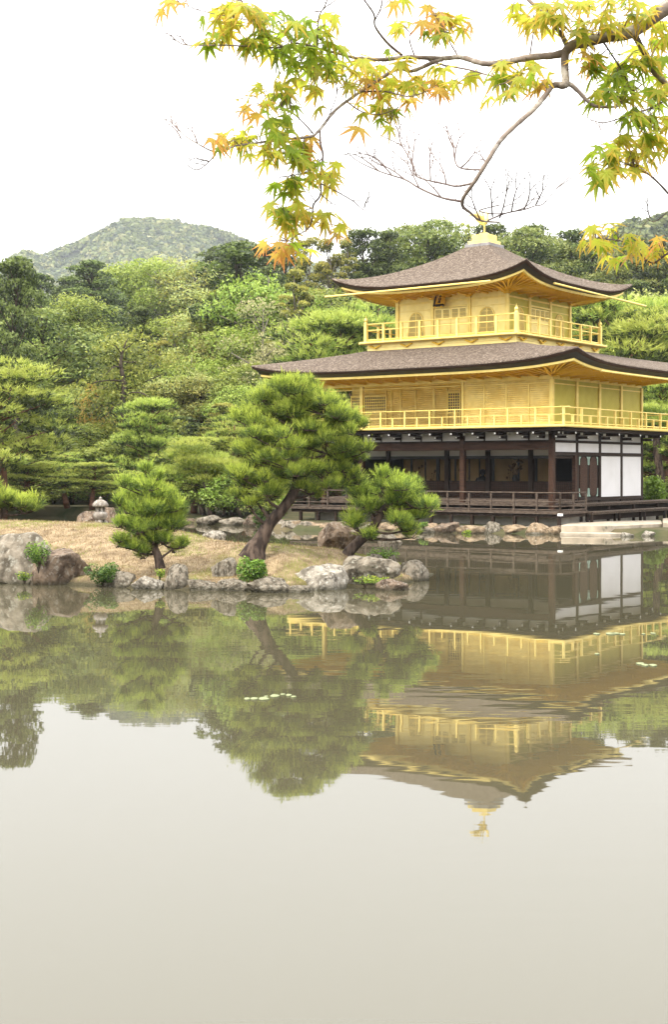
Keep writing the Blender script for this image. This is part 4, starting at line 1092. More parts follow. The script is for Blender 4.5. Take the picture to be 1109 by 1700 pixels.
lm('pin_a', (0.42, 0.48, 0.10)); lm('pin_b', (0.20, 0.27, 0.05)); lm('pin_c', (0.041, 0.058, 0.015))
lm('ora_a', (0.600, 0.406, 0.102)); lm('ora_b', (0.566, 0.435, 0.087))

PROTO = {}
def proto(key, H, W, mats, trunkmat, kind, seed, nleaf=5200, size=.13):
    rng = np.random.default_rng(seed); rnd = random.Random(seed)
    root = empty('tree', (0, -500, 0))
    tm = MB(); V = []; mi = []
    nleaf = int(nleaf * 1.5) if kind != 'pads' else int(nleaf * 1.3); size *= .84
    lean = rnd.uniform(-.04, .04) * H
    def tp(t): return Vector((lean * t + .12 * math.sin(t * 5 + seed), .1 * math.cos(t * 4 + seed), H * t))
    q = [tp(t) for t in np.linspace(-.06, .96, 9)]; tm.tube(q, [W * .028 * (1.15 - t) for t in np.linspace(0, 1, 9)], 7)
    blobs = []
    if kind == 'round':
        for k in range(30):
            t = rnd.uniform(.24, .93); a = rnd.uniform(0, 6.28)
            env = math.sin(min(1, (t - .12) / .86) * math.pi) ** .6
            r = rnd.uniform(.25, .85) * W / 2 * env; br = rnd.uniform(.13, .22) * W
            blobs.append((Vector((math.cos(a) * r, math.sin(a) * r, H * t)) + Vector((tp(t).x, 0, 0)), br, br * rnd.uniform(.5, .8)))
    elif kind == 'cone':
        for k in range(52):
            t = 1 - .85 * (k + rnd.random()) / 52; a = rnd.uniform(0, 6.28); env = (1.03 - t) ** .5
            r = rnd.uniform(.2, .85) * W / 2 * env; br = rnd.uniform(.11, .18) * W * (.6 + .55 * (1 - t)); t = min(t, .95)
            blobs.append((Vector((math.cos(a) * r, math.sin(a) * r, H * t - r * .12)) + Vector((tp(t).x, 0, 0)), br, br * rnd.uniform(.5, .75)))
    elif kind == 'puff':
        for k in range(54):
            t = rnd.uniform(.2, .98); a = rnd.uniform(0, 6.28); env = (1 - t) ** .6 + .06
            r = rnd.uniform(.55, 1.0) * W / 2 * env; br = rnd.uniform(.07, .12) * W
            blobs.append((Vector((math.cos(a) * r, math.sin(a) * r, H * t)) + Vector((tp(t).x, 0, 0)), br, br * .7))
    elif kind == 'pads':
        for k in range(38):
            t = rnd.uniform(.30, .97); a = rnd.uniform(0, 6.28); env = (1.12 - t) ** .55
            r = rnd.uniform(.15, .85) * W / 2 * env; br = rnd.uniform(.09, .165) * W
            blobs.append((Vector((math.cos(a) * r, math.sin(a) * r, H * t)) + Vector((tp(t).x, 0, 0)), br, br * .36))
    tot = sum(b_[1] ** 2 for b_ in blobs)
    for c, br, bz in blobs:
        t = max(.02, c.z / H - .12); s = tp(t); m_ = s.lerp(c, .55) + Vector((rnd.uniform(-.1, .1), rnd.uniform(-.1, .1), .0))
        tm.tube([s, m_, c], [W * .007, W * .005, W * .003], 5)
        n = int(nleaf * br ** 2 / tot); tone = rnd.uniform(-.3, .3)
        v = rng.normal(size=(n, 3)); v /= np.linalg.norm(v, axis=1, keepdims=True); rad_ = .45 + .55 * rng.random((n, 1)) ** .45
        rad_ *= 1 + .25 * np.sin(v[:, :1] * 6 + c.x) * np.cos(v[:, 2:3] * 5 + c.z)
        if kind == 'pads':
            p = np.array(c) + v * rad_ * np.array([br, br, bz])
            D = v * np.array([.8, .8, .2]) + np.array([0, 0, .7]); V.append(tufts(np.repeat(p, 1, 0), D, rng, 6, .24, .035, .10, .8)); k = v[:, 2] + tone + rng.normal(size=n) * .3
            mm = np.where(k > .15, 0, np.where(k > -.35, 1, 2)); mi += list(np.repeat(mm, 6))  # pad tops light, undersides dark: shading put into the needle colours
        else:
            v[:, 2] = np.where((v[:, 2] < -.2) & (rng.random(n) < .7), -v[:, 2], v[:, 2]); rad_ = .72 + .34 * rng.random((n, 1)) ** .6; rad_ *= 1 + .22 * np.sin(v[:, :1] * 7 + c.x * 3) * np.cos(v[:, 1:2] * 6 + c.z * 2)
            p = np.array(c) + v * rad_ * np.array([br, br, bz])
            drp = np.array([0, 0, .5]) if kind == 'round' else np.array([0, 0, .1])
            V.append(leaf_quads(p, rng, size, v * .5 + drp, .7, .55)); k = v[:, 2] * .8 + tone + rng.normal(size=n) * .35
            mi += list(np.where(k > .35, 0, np.where(k > -.25, 1, 2)))  # lighter leaves on clump tops, darker below: clump shading put into colour
    # a few bare grey limbs for the open crowned kinds
    tm.build('trunk', M[trunkmat], root, smooth=True)
    kk = 3 if kind == 'pads' else 4
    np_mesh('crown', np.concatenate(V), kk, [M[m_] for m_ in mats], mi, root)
    PROTO.setdefault(key, []).append((root, H))
    return root
for s in (1, 2): proto('cypress', 12, 7.4, ['cyp_a', 'cyp_b', 'cyp_b'], 'barkd', 'cone', 10 + s, 10000, .13)
proto('cypress', 11, 7.5, ['cyp_c', 'cyp_a', 'cyp_b'], 'barkd', 'round', 14, 8000, .13)
for s in (1, 2): proto('cedar', 12, 5.0, ['ced_a', 'ced_b', 'ced_c'], 'barkl', 'puff', 20 + s, 6500, .11)
for s in (1, 2, 3): proto('oak', 9, 8, ['oak_c', 'oak_a', 'oak_b'], 'barkd', 'round', 30 + s, 8000, .12)
for s in (1, 2, 3): proto('maple', 7.5, 7.5, ['mpl_c', 'mpl_a', 'mpl_b'], 'barkl', 'round', 40 + s, 8000, .10)
for s in (1, 2): proto('chinquapin', 9, 7.5, ['chi_a', 'chi_b', 'chi_c'], 'barkd', 'round', 50 + s, 7500, .12)
for s in (1, 2): proto('grey', 8.5, 7.5, ['gry_a', 'gry_b', 'gry_c'], 'barkl', 'round', 60 + s, 5600, .10)
for s in (1, 2, 3): proto('pine', 6.5, 6.6, ['pin_a', 'pin_b', 'pin_c'], 'barkr', 'pads', 70 + s, 3000)
proto('orange', 6.5, 6, ['ora_a', 'ora_b', 'mpl_b'], 'barkl', 'round', 80, 5000, .10)
DESC = {'cypress': ('dark green dense conifer', 'conifer_tree'), 'cedar': ('thin conifer with yellow green puffs', 'conifer_tree'), 'oak': ('mid green leafy tree', 'broadleaf_tree'),
        'maple': ('bright light green leafy tree', 'broadleaf_tree'), 'chinquapin': ('creamy yellow tipped tree', 'broadleaf_tree'),
        'grey': ('pale grey green open crowned tree', 'broadleaf_tree'), 'pine': ('layered flat padded pine', 'pine_tree'), 'orange': ('orange tinted maple tree', 'maple_tree')}
used = {}; TREES = []
def place_tree(kind, px, ytop, d, row, sx=1.0, H=None, k=None, rz=None):
    rnd = random.Random(int(px * 7 + d * 13)); L = PROTO[kind]; idx = (k if k is not None else rnd.randrange(len(L))) % len(L); root, H0 = L[idx]
    x = (px - CX) / F * d; zt = CH + (HY - ytop) / F * d; zb = max(.3, hill(x, d)); h = zt - zb
    if H: zb = zt - H; h = H
    if h < .6: return
    if id(root) in used:
        r = root.copy(); col.objects.link(r)
        for ch in root.children:
            c = ch.copy(); col.objects.link(c); c.parent = r
    else: r = root; used[id(root)] = 1
    r.name = DESC[kind][1]
    s = h / H0; wsc = max(min(s, 1.6), .78) * sx
    r.location = (x, d, zb); r.scale = (wsc, wsc, s); r.rotation_euler = (0, 0, rnd.uniform(0, 6.28) if rz is None else rz)
    TREES.append((r, kind, px, ytop, row))
SKX = [-80, 0, 45, 80, 110, 150, 190, 220, 260, 330, 360, 400, 430, 470, 530, 560, 600, 640, 700, 740, 800, 860, 900, 950, 1000, 1050, 1109, 1200]
SKY = [430, 422, 425, 478, 462, 430, 452, 452, 437, 440, 410, 398, 408, 408, 392, 415, 378, 382, 353, 378, 372, 365, 378, 380, 402, 392, 395, 395]
def skyl(px): return interp(px, SKX, SKY)
# skyline row: chosen one by one
for px, kind, dd in [(-30, 'cypress', 118), (30, 'cypress', 120), (64, 'cypress', 128), (112, 'cypress', 122), (152, 'cypress', 118), (196, 'oak', 130), (232, 'maple', 132), (262, 'maple', 128), (292, 'grey', 134), (330, 'chinquapin', 126),
                     (362, 'cypress', 128), (398, 'cypress', 126), (436, 'cypress', 132), (474, 'cypress', 138), (512, 'cedar', 134), (543, 'cedar', 122), (575, 'cedar', 138), (602, 'cypress', 140), (640, 'cypress', 142), (672, 'cypress', 150), (702, 'cypress', 146),
                     (738, 'cypress', 148), (776, 'oak', 152), (815, 'cypress', 150), (850, 'cypress', 144), (882, 'cypress', 146), (915, 'cypress', 148), (950, 'cypress', 150), (985, 'cypress', 146), (1020, 'cypress', 142), (1056, 'cypress', 148), (1092, 'cypress', 144), (1130, 'cypress', 146)]:
    place_tree(kind, px, skyl(px) - 3, dd * (1.55 if 60 < px < 380 else 1), 'in the skyline row', sx=1.3 if 60 < px < 380 else 1.0)
rows = [(118, .20, ['cypress', 'oak', 'cedar', 'cypress', 'cedar', 'oak'], 56, 'just below the skyline'),
        (109, .36, ['oak', 'cedar', 'chinquapin', 'cypress', 'cedar', 'oak', 'cypress', 'maple'], 54, 'on the upper slope'),
        (101, .50, ['maple', 'oak', 'cedar', 'oak', 'grey', 'oak', 'cypress', 'chinquapin'], 58, 'on the middle slope'),
        (93, .64, ['oak', 'maple', 'oak', 'cypress', 'oak', 'cedar', 'pine'], 66, 'on the lower slope'),
        (85, .77, ['pine', 'maple', 'oak', 'grey', 'pine', 'oak'], 84, 'at the slope foot'),
        (78, .90, ['pine', 'pine', 'maple', 'pine', 'oak'], 92, 'in the garden row')]
rnd0 = random.Random(21)
for d0, fr, kinds, step, rname in rows:
    px = -70 + rnd0.uniform(-20, 20)
    while px < 1190:
        hidden = 640 < px < 1000 and fr > .3
        if not hidden:
            sk = skyl(px); yt = sk + (800 - sk) * fr + rnd0.uniform(-26, 22)
            kd = rnd0.choice(kinds)
            if px > 930: kd = rnd0.choice(['pine', 'pine', 'oak', 'pine']) if fr > .3 else 'cypress'
            if 240 < px < 350 and fr < .3: kd = rnd0.choice(['maple', 'chinquapin', 'maple'])
            place_tree(kd, px, yt, d0 + rnd0.uniform(-3, 3), rname, sx=1.12)
        px += step * rnd0.uniform(.75, 1.2)
proto('bush', 1.7, 2.8, ['oak_c', 'oak_a', 'oak_b'], 'barkd', 'round', 90, 1500, .075)
proto('bush', 1.6, 2.6, ['mpl_a', 'oak_a', 'oak_b'], 'barkd', 'round', 91, 1500, .07)
DESC['bush'] = ('low clipped bush', 'bush')
px = -50
while px < 460:
    d_ = shore(px) + rnd0.uniform(1.5, 7); place_tree('bush', px, HY + (CH - hill(0, d_) - rnd0.uniform(.9, 1.9)) * F / d_, d_, 'by the far bank', sx=1.2); px += rnd0.uniform(18, 34)
for px, d_ in ((1000, 74), (1030, 76), (1052, 72), (1085, 78), (1115, 74), (1140, 72)): place_tree('bush', px, HY + (CH - hill(0, d_) - 1.5) * F / d_, d_, 'right of the pavilion', sx=1.2)
# chosen trees near the water
near = [('pine', -5, 598, 66, 1.5, 1), ('pine', 40, 742, 70, 1.25, 0), ('pine', 155, 768, 71, 1.0, 2), ('pine', 110, 752, 75, 1.1, 1), ('pine', 325, 728, 68, 1.2, 0), ('pine', 385, 700, 69, 1.2, 1), ('pine', 250, 662, 80, 1.1, 2),
        ('oak', 205, 560, 88, .9, 1), ('pine', 430, 760, 70, 1.0, 2), ('orange', 160, 640, 90, .45, 0), ('pine', 985, 498, 84, 1.35, 0), ('pine', 1050, 516, 82, 1.4, 1), ('pine', 1100, 498, 86, 1.4, 2),
        ('pine', 1102, 636, 74, 1.2, 0), ('maple', 1085, 690, 80, 1.0, 1), ('chinquapin', 1108, 500, 92, 1.0, 0), ('pine', 560, 520, 84, 1.3, 2), ('pine', 600, 505, 87, 1.3, 1), ('pine', 500, 615, 80, 1.2, 0), ('pine', 585, 600, 78, 1.2, 0),
        ('cypress', 26, 423, 82, .66, 0), ('cypress', -40, 440, 84, .8, 1), ('cypress', 150, 431, 170, 1.35, 1), ('cypress', 396, 399, 114, 1.5, 1), ('cypress', 64, 500, 104, 1.3, 2), ('cedar', 490, 448, 104, 1.0, 0), ('grey', 435, 500, 100, .7, 1), ('maple', 445, 450, 112, 1.0, 0)]
for kd, px, yt, d, sx, k in near: place_tree(kd, px, yt, d, 'in the near garden', sx=sx, k=k)
# labels: each says its row, its neighbours and its rank among its kind
TREES.sort(key=lambda t: t[2])
cnt = {}
for t in TREES: cnt.setdefault((t[1], t[4]), []).append(t)
ORD = ['first', 'second', 'third', 'fourth', 'fifth', 'sixth', 'seventh', 'eighth', 'ninth', 'tenth', 'eleventh', 'twelfth', 'thirteenth', 'fourteenth', 'fifteenth', 'sixteenth', 'seventeenth', 'eighteenth', 'nineteenth', 'twentieth', 'twenty first', 'twenty second', 'twenty third', 'twenty fourth', 'twenty fifth']
for (kd, row), L in cnt.items():
    for i, (r, _, px, yt, _2) in enumerate(L):
        lab = (f"{ORD[i]} from the left: " if len(L) > 1 else '') + f"{DESC[kd][0]} {row}"
        tag(r, lab, 'bush' if kd == 'bush' else 'tree', 'bushes along the far bank' if kd == 'bush' else 'trees on the slope behind the pond')
# the old dead topped tree with bare white limbs
b_ = pt(204, 700, 86); dt = empty('dead_topped_tree', (b_.x, 86, 1.0)); tag(dt, 'old grey trunk with bare broken limbs rising among the leafy trees left of centre', 'tree')
tm = MB(); rr = random.Random(12); base_ = Vector((b_.x, 86, 1.0))
q, qr = smooth_path([Vector((0, 0, -.5)), pt(203, 700, 86) - base_, pt(205, 640, 86) - base_, pt(200, 600, 86) - base_, pt(207, 572, 86) - base_, pt(212, 562, 86) - base_], [.2, .17, .14, .10, .05, .015], 4); tm.tube(q, qr, 8)
for (a, b1, c1, r0) in [((204, 633), (180, 634), (152, 636), .05), ((203, 610), (188, 612), (175, 622), .04), ((205, 655), (235, 655), (262, 674), .045), ((202, 588), (192, 578), (186, 572), .03), ((206, 580), (218, 574), (222, 566), .03), ((204, 668), (186, 680), (172, 696), .035), ((203, 600), (216, 604), (228, 600), .03)]:
    q, qr = smooth_path([pt(*a, 86) - base_, pt(*b1, 85.6) - base_ + Vector((0, 0, .1)), pt(*c1, 85.2) - base_], [r0 * 1.3, r0, r0 * .35], 4); tm.tube(q, qr, 6)
tm.build('trunk', M['barkd'], dt, smooth=True)

# leaning trunks at the far bank
def bank_trunk(px, y0, y1, lean, d, label, r=.16):
    a = pt(px, y0, d); o = empty('tree_trunk', a); tag(o, label, 'tree')
    h = (y0 - y1) / F * d; q, qr = smooth_path([(0, 0, -.2), (lean * .3, 0, h * .35), (lean * .9, 0, h * .7), (lean, 0, h)], [r * 1.25, r, r * .85, r * .7], 4)
    MB().tube(q, qr, 8).build('trunk', M['bark'], o, smooth=True)
    rng = np.random.default_rng(int(px)); V = []; mi = []
    for k in range(7):
        c = np.array([lean + rng.uniform(-1.3, 1.3), rng.uniform(-1, 1), h + rng.uniform(-.1, .9)]); v = rng.normal(size=(170, 3)); v /= np.linalg.norm(v, axis=1, keepdims=True)
        p = c + v * rng.random((170, 1)) ** .4 * np.array([.95, .9, .24]); V.append(tufts(p, v * .6 + np.array([0, 0, .8]), rng, 8, .2, .02, .1, .8)); mi += list(np.repeat(np.where(v[:, 2] > 0, 0, 1), 8))
    np_mesh('crown', np.concatenate(V), 3, [M['pin_a'], M['pin_b']], mi, o)
bank_trunk(352, 862, 770, -.35, 66, 'pine with straight dark trunk at the far bank left of the tall pine', .17)
bank_trunk(338, 858, 790, -.5, 67, 'pine with left leaning trunk at the far bank beside the straight one', .14)
bank_trunk(372, 858, 800, .25, 67, 'thin trunked pine at the far bank right of the straight one', .11)
bank_trunk(386, 860, 795, .1, 66.5, 'thick short pine at the far bank nearest the tall pine', .15)
bank_trunk(1100, 850, 700, -.3, 72, 'pine trunk beside the pavilion at the right edge', .24)

# ------------------------------------------------------------------ far mountain with its woods
MX = [-400, -60, 0, 40, 70, 100, 130, 160, 190, 220, 250, 280, 310, 345, 385, 440, 520, 640]
MY = [480, 470, 452, 440, 431, 419, 408, 393, 381, 372, 369, 374, 381, 383, 396, 420, 450, 480]
MD = 1450.0
def far_hill(name, X, Y, D0, label, seed, npx=3.0, crown=2.6, mats=('far_a', 'far_b', 'far_c')):
    x0, x1 = X[0], X[-1]; v = []; f = []; nj = 26; cols_ = list(np.arange(x0, x1, 12.0))
    rs = random.Random(seed)
    def P(px, t):      # t 0 at ridge, 1 at the foot nearer the camera
        zr = CH + (HY - interp(px, X, Y)) / F * D0
        d = D0 * (1 - .42 * t); z = zr * (1 - t) ** 1.15 + 1
        z *= 1 + .10 * mnoise.noise(Vector((px * .012 + seed, t * 3, 1))) * (t > 0.01)
        return Vector(((px - CX) / F * D0, d, z - crown * .7))
    for j in range(nj):
        for px in cols_: p = P(px, j / (nj - 1)); v.append(p)
    W = len(cols_)
    for j in range(nj - 1):
        for i in range(W - 1): f.append((j * W + i, (j + 1) * W + i, (j + 1) * W + i + 1, j * W + i + 1))
    o = MB().add(v, f).build(name, M['forestfloor'], smooth=True); tag(o, label, kind='structure')
    rng = np.random.default_rng(seed); V = []; mi = []
    Tn = int((x1 - x0) * 34 / npx)
    for k in range(Tn):
        px = rs.uniform(x0, x1); t = 0 if k % 9 == 0 else rs.random() ** 1.3 * .75
        c = P(px, t); r = crown * rs.uniform(.6, 1.25); n = 26
        vv = rng.normal(size=(n, 3)); vv[:, 2] = np.abs(vv[:, 2]) * 1.1 - .15; vv /= np.linalg.norm(vv, axis=1, keepdims=True)
        p = np.array(c) + vv * np.array([r, r, r * 1.25]) * (.8 + .35 * rng.random((n, 1)))
        V.append(leaf_quads(p, rng, r * .42, vv * 1.1, .5, .8)); mi += [rs.choice((0, 0, 1, 1, 2))] * n
    w_ = np_mesh(name + '_woods', np.concatenate(V), 4, [M[q] for q in mats], mi); tag(w_, 'unbroken woods covering the ' + label, 'woods', kind='stuff')
lm('far_a', (0.152, 0.188, 0.050)); lm('far_b', (0.057, 0.085, 0.025)); lm('far_c', (0.244, 0.250, 0.088))
far_hill('mountain', MX, MY, MD, 'rounded wooded mountain beyond the forest at the left', 5, 1.6, 4.6)
far_hill('hill', [700, 900, 1000, 1050, 1090, 1130, 1300], [450, 430, 405, 390, 370, 356, 340], 620, 'wooded hill at the right behind the pavilion', 8, 3.2, 2.6)

# ------------------------------------------------------------------ maple bough in front
def maple():
    D0 = 3.7
    root_p = pt(1420, 60, D0); root = empty('maple_tree', (root_p.x, root_p.y, 0))
    tag(root, 'maple tree bough with yellow green star leaves hanging over the top right', 'tree')
    O = Vector((root_p.x, root_p.y, 0)); rnd = random.Random(5); rng = np.random.default_rng(5)
    K = [] # sample points of wood, for leaf stalks
    def wob(px, py): return .16 * math.sin(px * .011 + py * .006) + .10 * math.sin(py * .017)
    def Pq(px, py, dd=0): return pt(px, py, D0 + wob(px, py) + dd) - O
    def limb(pts, m, n=8, dd=0, sub=6, keep=True, mb=None):
        P = [Pq(x, y, dd) for x, y, r in pts]; R = [r / F * D0 for x, y, r in pts]
        q, qr = smooth_path(P, R, sub)
        mb = mb or MB()
        # slight knuckles
        qr = [a * (1 + .07 * math.sin(i * 1.9)) for i, a in enumerate(qr)]
        mb.tube(q, qr, n)
        if keep: K.extend(q)
        return mb
    # trunk standing outside the frame carries the bough
    tr = MB(); q, qr = smooth_path([(0.15, 0, -.3), (0.05, 0, 1.2), (0, 0, 2.6), (-.05, 0, Pq(1420, 60).z)], [.16, .13, .11, .07], 6); tr.tube(q, qr, 12)
    q, qr = smooth_path([Vector((-.05, 0, Pq(1420, 60).z)), Pq(1330, 20), Pq(1240, -20), Pq(1150, -8), Pq(1109, 12), Pq(1082, 30), Pq(1048, 54), Pq(1008, 61), Pq(972, 70), Pq(951, 75), Pq(938, 88)],
                        [.055, .035, .028, .024, .0205, .0185, .0165, .0150, .0140, .0135, .0120], 5); tr.tube(q, qr, 12); K.extend(q[20:])
    tr.build('trunk', M['maplebark'], root, smooth=True)
    def br(pts, dd=0): limb(pts, None, 8, dd).build('branch', M['maplebark'], root, smooth=True)
    br([(941, 86, 7), (919, 92, 6), (882, 95, 5.5), (850, 101, 5.2), (814, 106, 5), (793, 103, 4.6), (765, 95, 4.4), (733, 97, 4.2), (676, 95, 4), (637, 99, 3.6), (597, 97, 3), (577, 93, 2.4), (535, 82, 2), (494, 72, 1.7), (462, 79, 1.5), (414, 77, 1.4), (367, 75, 1.2), (311, 75, 1), (291, 67, .8), (272, 61, .5)])
    br([(735, 98, 3.6), (716, 105, 3.4), (684, 118, 3.2), (660, 115, 3.2), (621, 137, 3), (589, 159, 2.8), (557, 183, 2.6), (530, 216, 2.3), (514, 227, 2.1), (462, 232, 1.9), (422, 238, 1.6), (391, 242, 1.4), (359, 252, 1.2), (327, 238, .9), (299, 218, .7), (278, 183, .4)])
    br([(939, 84, 8), (938, 112, 6.5), (939, 140, 6.5), (919, 142, 4.6), (903, 162, 4.4), (886, 182, 4.2), (854, 210, 4.0), (830, 235, 3.8), (810, 267, 3.4), (790, 299, 3.1), (770, 328, 2.8), (769, 343, 2.4), (781, 353, 2.0), (798, 366, 1.6), (830, 369, 1.2)])
    br([(939, 142, 5), (947, 140, 4), (960, 151, 3.4), (984, 174, 3), (1008, 178, 2.2), (1030, 176, 1.6)])
    br([(1052, 52, 7), (1058, 65, 5.5), (1069, 85, 5), (1084, 116, 5), (1097, 130, 4.6), (1112, 150, 4.4), (1130, 200, 4)])
    br([(944, 80, 5), (934, 60, 3.6), (919, 40, 3.2), (903, 20, 3), (880, 2, 2.8), (850, -30, 2.6)])
    tw = MB()
    def tg(pts, dd=0, n=6): limb(pts, None, n, dd).build('twig', M['twig'], root, smooth=True)
    tg([(668, 92, 2.4), (643, 71, 2.2), (623, 44, 1.8), (621, 24, 1.6), (605, 0, 1.4), (598, -14, 1.2)]); tg([(622, 34, 1.4), (632, 14, 1.2), (636, -10, 1)])
    tg([(527, 80, 1.4), (528, 36, 1.1), (536, 16, 1), (558, 0, .8)])
    tg([(359, 252, 1.1), (347, 268, .9), (325, 282, .8), (299, 264, .4)]); tg([(341, 274, .7), (318, 268, .5), (304, 250, .3)])
    tg([(531, 214, 2), (532, 238, 1.8), (536, 258, 1.7), (532, 293, 1.6), (532, 323, 1.5), (520, 341, 1.4), (518, 365, 1.3), (510, 381, 1.1), (494, 390, .9), (478, 401, .6)])
    tg([(533, 305, 1.1), (557, 317, 1), (585, 333, .9), (607, 349, .6), (612, 322, .3)]); tg([(533, 323, 1), (545, 333, .8), (556, 339, .5), (563, 328, .3)]); tg([(585, 333, .7), (600, 332, .5), (612, 320, .3)])
    tg([(770, 335, 2), (733, 328, 1.6), (696, 312, 1.5), (672, 298, 1.3), (629, 284, 1.0), (589, 264, .8), (565, 238, .4)])
    tg([(786, 304, 1.8), (760, 309, 1.5), (741, 306, 1.4), (692, 293, 1.2), (684, 271, 1.1), (668, 243, 1), (656, 236, .8), (630, 224, .6), (610, 216, .4)])
    tg([(800, 282, 1.4), (765, 279, 1.2), (755, 264, 1.1), (753, 240, .9), (745, 220, .7), (737, 202, .4)])
    tg([(810, 366, 1.2), (840, 354, 1.1), (870, 348, 1), (888, 342, .8), (903, 338, .7), (923, 314, .4)])
    tg([(831, 340, .8), (796, 350, .9), (830, 355, 1.0), (870, 345, .8), (890, 325, .6), (907, 305, .4)])
    tg([(1130, 350, 2), (1109, 320, 1.8), (1081, 292, 1.6), (1057, 279, 1.2), (1030, 268, .9)]); tg([(1140, 150, 2), (1109, 165, 1.8), (1080, 180, 1.6), (1048, 190, 1.3), (1008, 203, 1), (985, 200, .7), (968, 190, .4)])
    tg([(1150, 400, 2.2), (1109, 421, 1.8), (1081, 436, 1.5), (1048, 405, 1.3), (1024, 399, 1), (990, 395, .7)]); tg([(1130, 330, 1), (1109, 352, .8), (1085, 368, .7), (1068, 352, .4)])
    tg([(1000, 66, 1.8), (1035, 120, 1.4), (1050, 150, 1.2), (1066, 140, .9)]); tg([(712, 100, 1.6), (735, 108, 1.4), (780, 116, 1.4), (815, 126, 1.1), (850, 135, .7)]); tg([(760, 92, 1.4), (747, 70, 1.2), (735, 45, 1), (722, 25, .8)]); tg([(880, 93, 1.4), (885, 60, 1.1), (890, 30, 1)])
    tg([(688, 92, 1.4), (680, 60, 1.1), (700, 40, .8)]); tg([(600, 152, 1.6), (640, 152, 1.3), (680, 160, 1), (712, 150, .7)]); tg([(575, 168, 1.4), (600, 185, 1.1), (630, 190, .9), (660, 180, .5)])
    tg([(520, 222, 1.4), (500, 200, 1.1), (478, 185, .9), (440, 178, .5)]); tg([(505, 228, 1), (500, 260, .8), (480, 262, .7), (455, 262, .5)]); tg([(545, 196, 1), (560, 150, .8), (545, 120, .6)]); tg([(505, 72, 1), (500, 100, .8), (515, 115, .6)])
    tg([(470, 78, 1), (440, 60, .8), (420, 30, .8), (400, 0, .8)]); tg([(420, 35, .8), (350, 22, .7), (300, 8, .5)]); tg([(536, 262, 1), (510, 285, .8), (480, 292, .6)]); tg([(520, 345, .9), (490, 352, .7), (465, 350, .4)]); tg([(516, 368, .9), (545, 372, .7), (575, 375, .4)])
    # fans of fine bare twigs
    def fan(px, py, ang, ln_, depth, r):
        nonlocal tw
        if depth == 0 or ln_ < 6: return
        a = ang + rnd.uniform(-.2, .2); x1 = px + math.cos(a) * ln_ * .5; y1 = py - math.sin(a) * ln_ * .5
        a2 = a + rnd.uniform(-.25, .25); x2 = x1 + math.cos(a2) * ln_ * .5; y2 = y1 - math.sin(a2) * ln_ * .5
        limb([(px, py, r), (x1, y1, r * .9), (x2, y2, r * .65)], None, 5, 0, 3, False, tw)
        fan(x1, y1, a + rnd.choice((-1, 1)) * rnd.uniform(.5, .9), ln_ * .55, depth - 1, r * .6)
        fan(x2, y2, a2 + rnd.uniform(.15, .45), ln_ * .68, depth - 1, r * .62); fan(x2, y2, a2 - rnd.uniform(.2, .5), ln_ * .6, depth - 1, r * .58)
    for (px, py, an, ln_, dp) in [(733, 328, 2.2, 34, 4), (696, 312, 2.0, 40, 4), (692, 293, 1.9, 36, 4), (672, 298, 2.4, 36, 4), (741, 306, 1.7, 30, 4), (715, 300, 1.5, 34, 4), (684, 271, 1.5, 34, 4), (650, 290, 2.5, 34, 4), (629, 284, 2.3, 30, 3), (755, 264, 1.3, 32, 3), (765, 279, .9, 30, 4), (753, 245, 2.0, 24, 3),
                                   (798, 366, 1.9, 36, 3), (830, 362, 1.4, 34, 4), (850, 352, 1.3, 34, 4), (870, 348, 1.0, 30, 4), (890, 340, 1.1, 24, 3), (818, 360, 1.8, 40, 4), (668, 243, 2.0, 26, 3), (327, 238, 2.0, 18, 3), (299, 218, 2.3, 16, 3), (347, 268, 2.8, 16, 3), (291, 67, 2.4, 16, 3), (311, 75, 2.3, 16, 2), (300, 230, 1.9, 20, 3), (809, 270, 2.4, 14, 3), (1080, 362, 2.0, 18, 3), (970, 158, 4.9, 10, 3), (605, 345, 1.3, 14, 2), (536, 16, 1.2, 18, 3)]:
        tw = MB(); fan(px, py, an, ln_ * 1.1, dp + 1, 1.25); tw.build('twig', M['twig'], root, smooth=True)
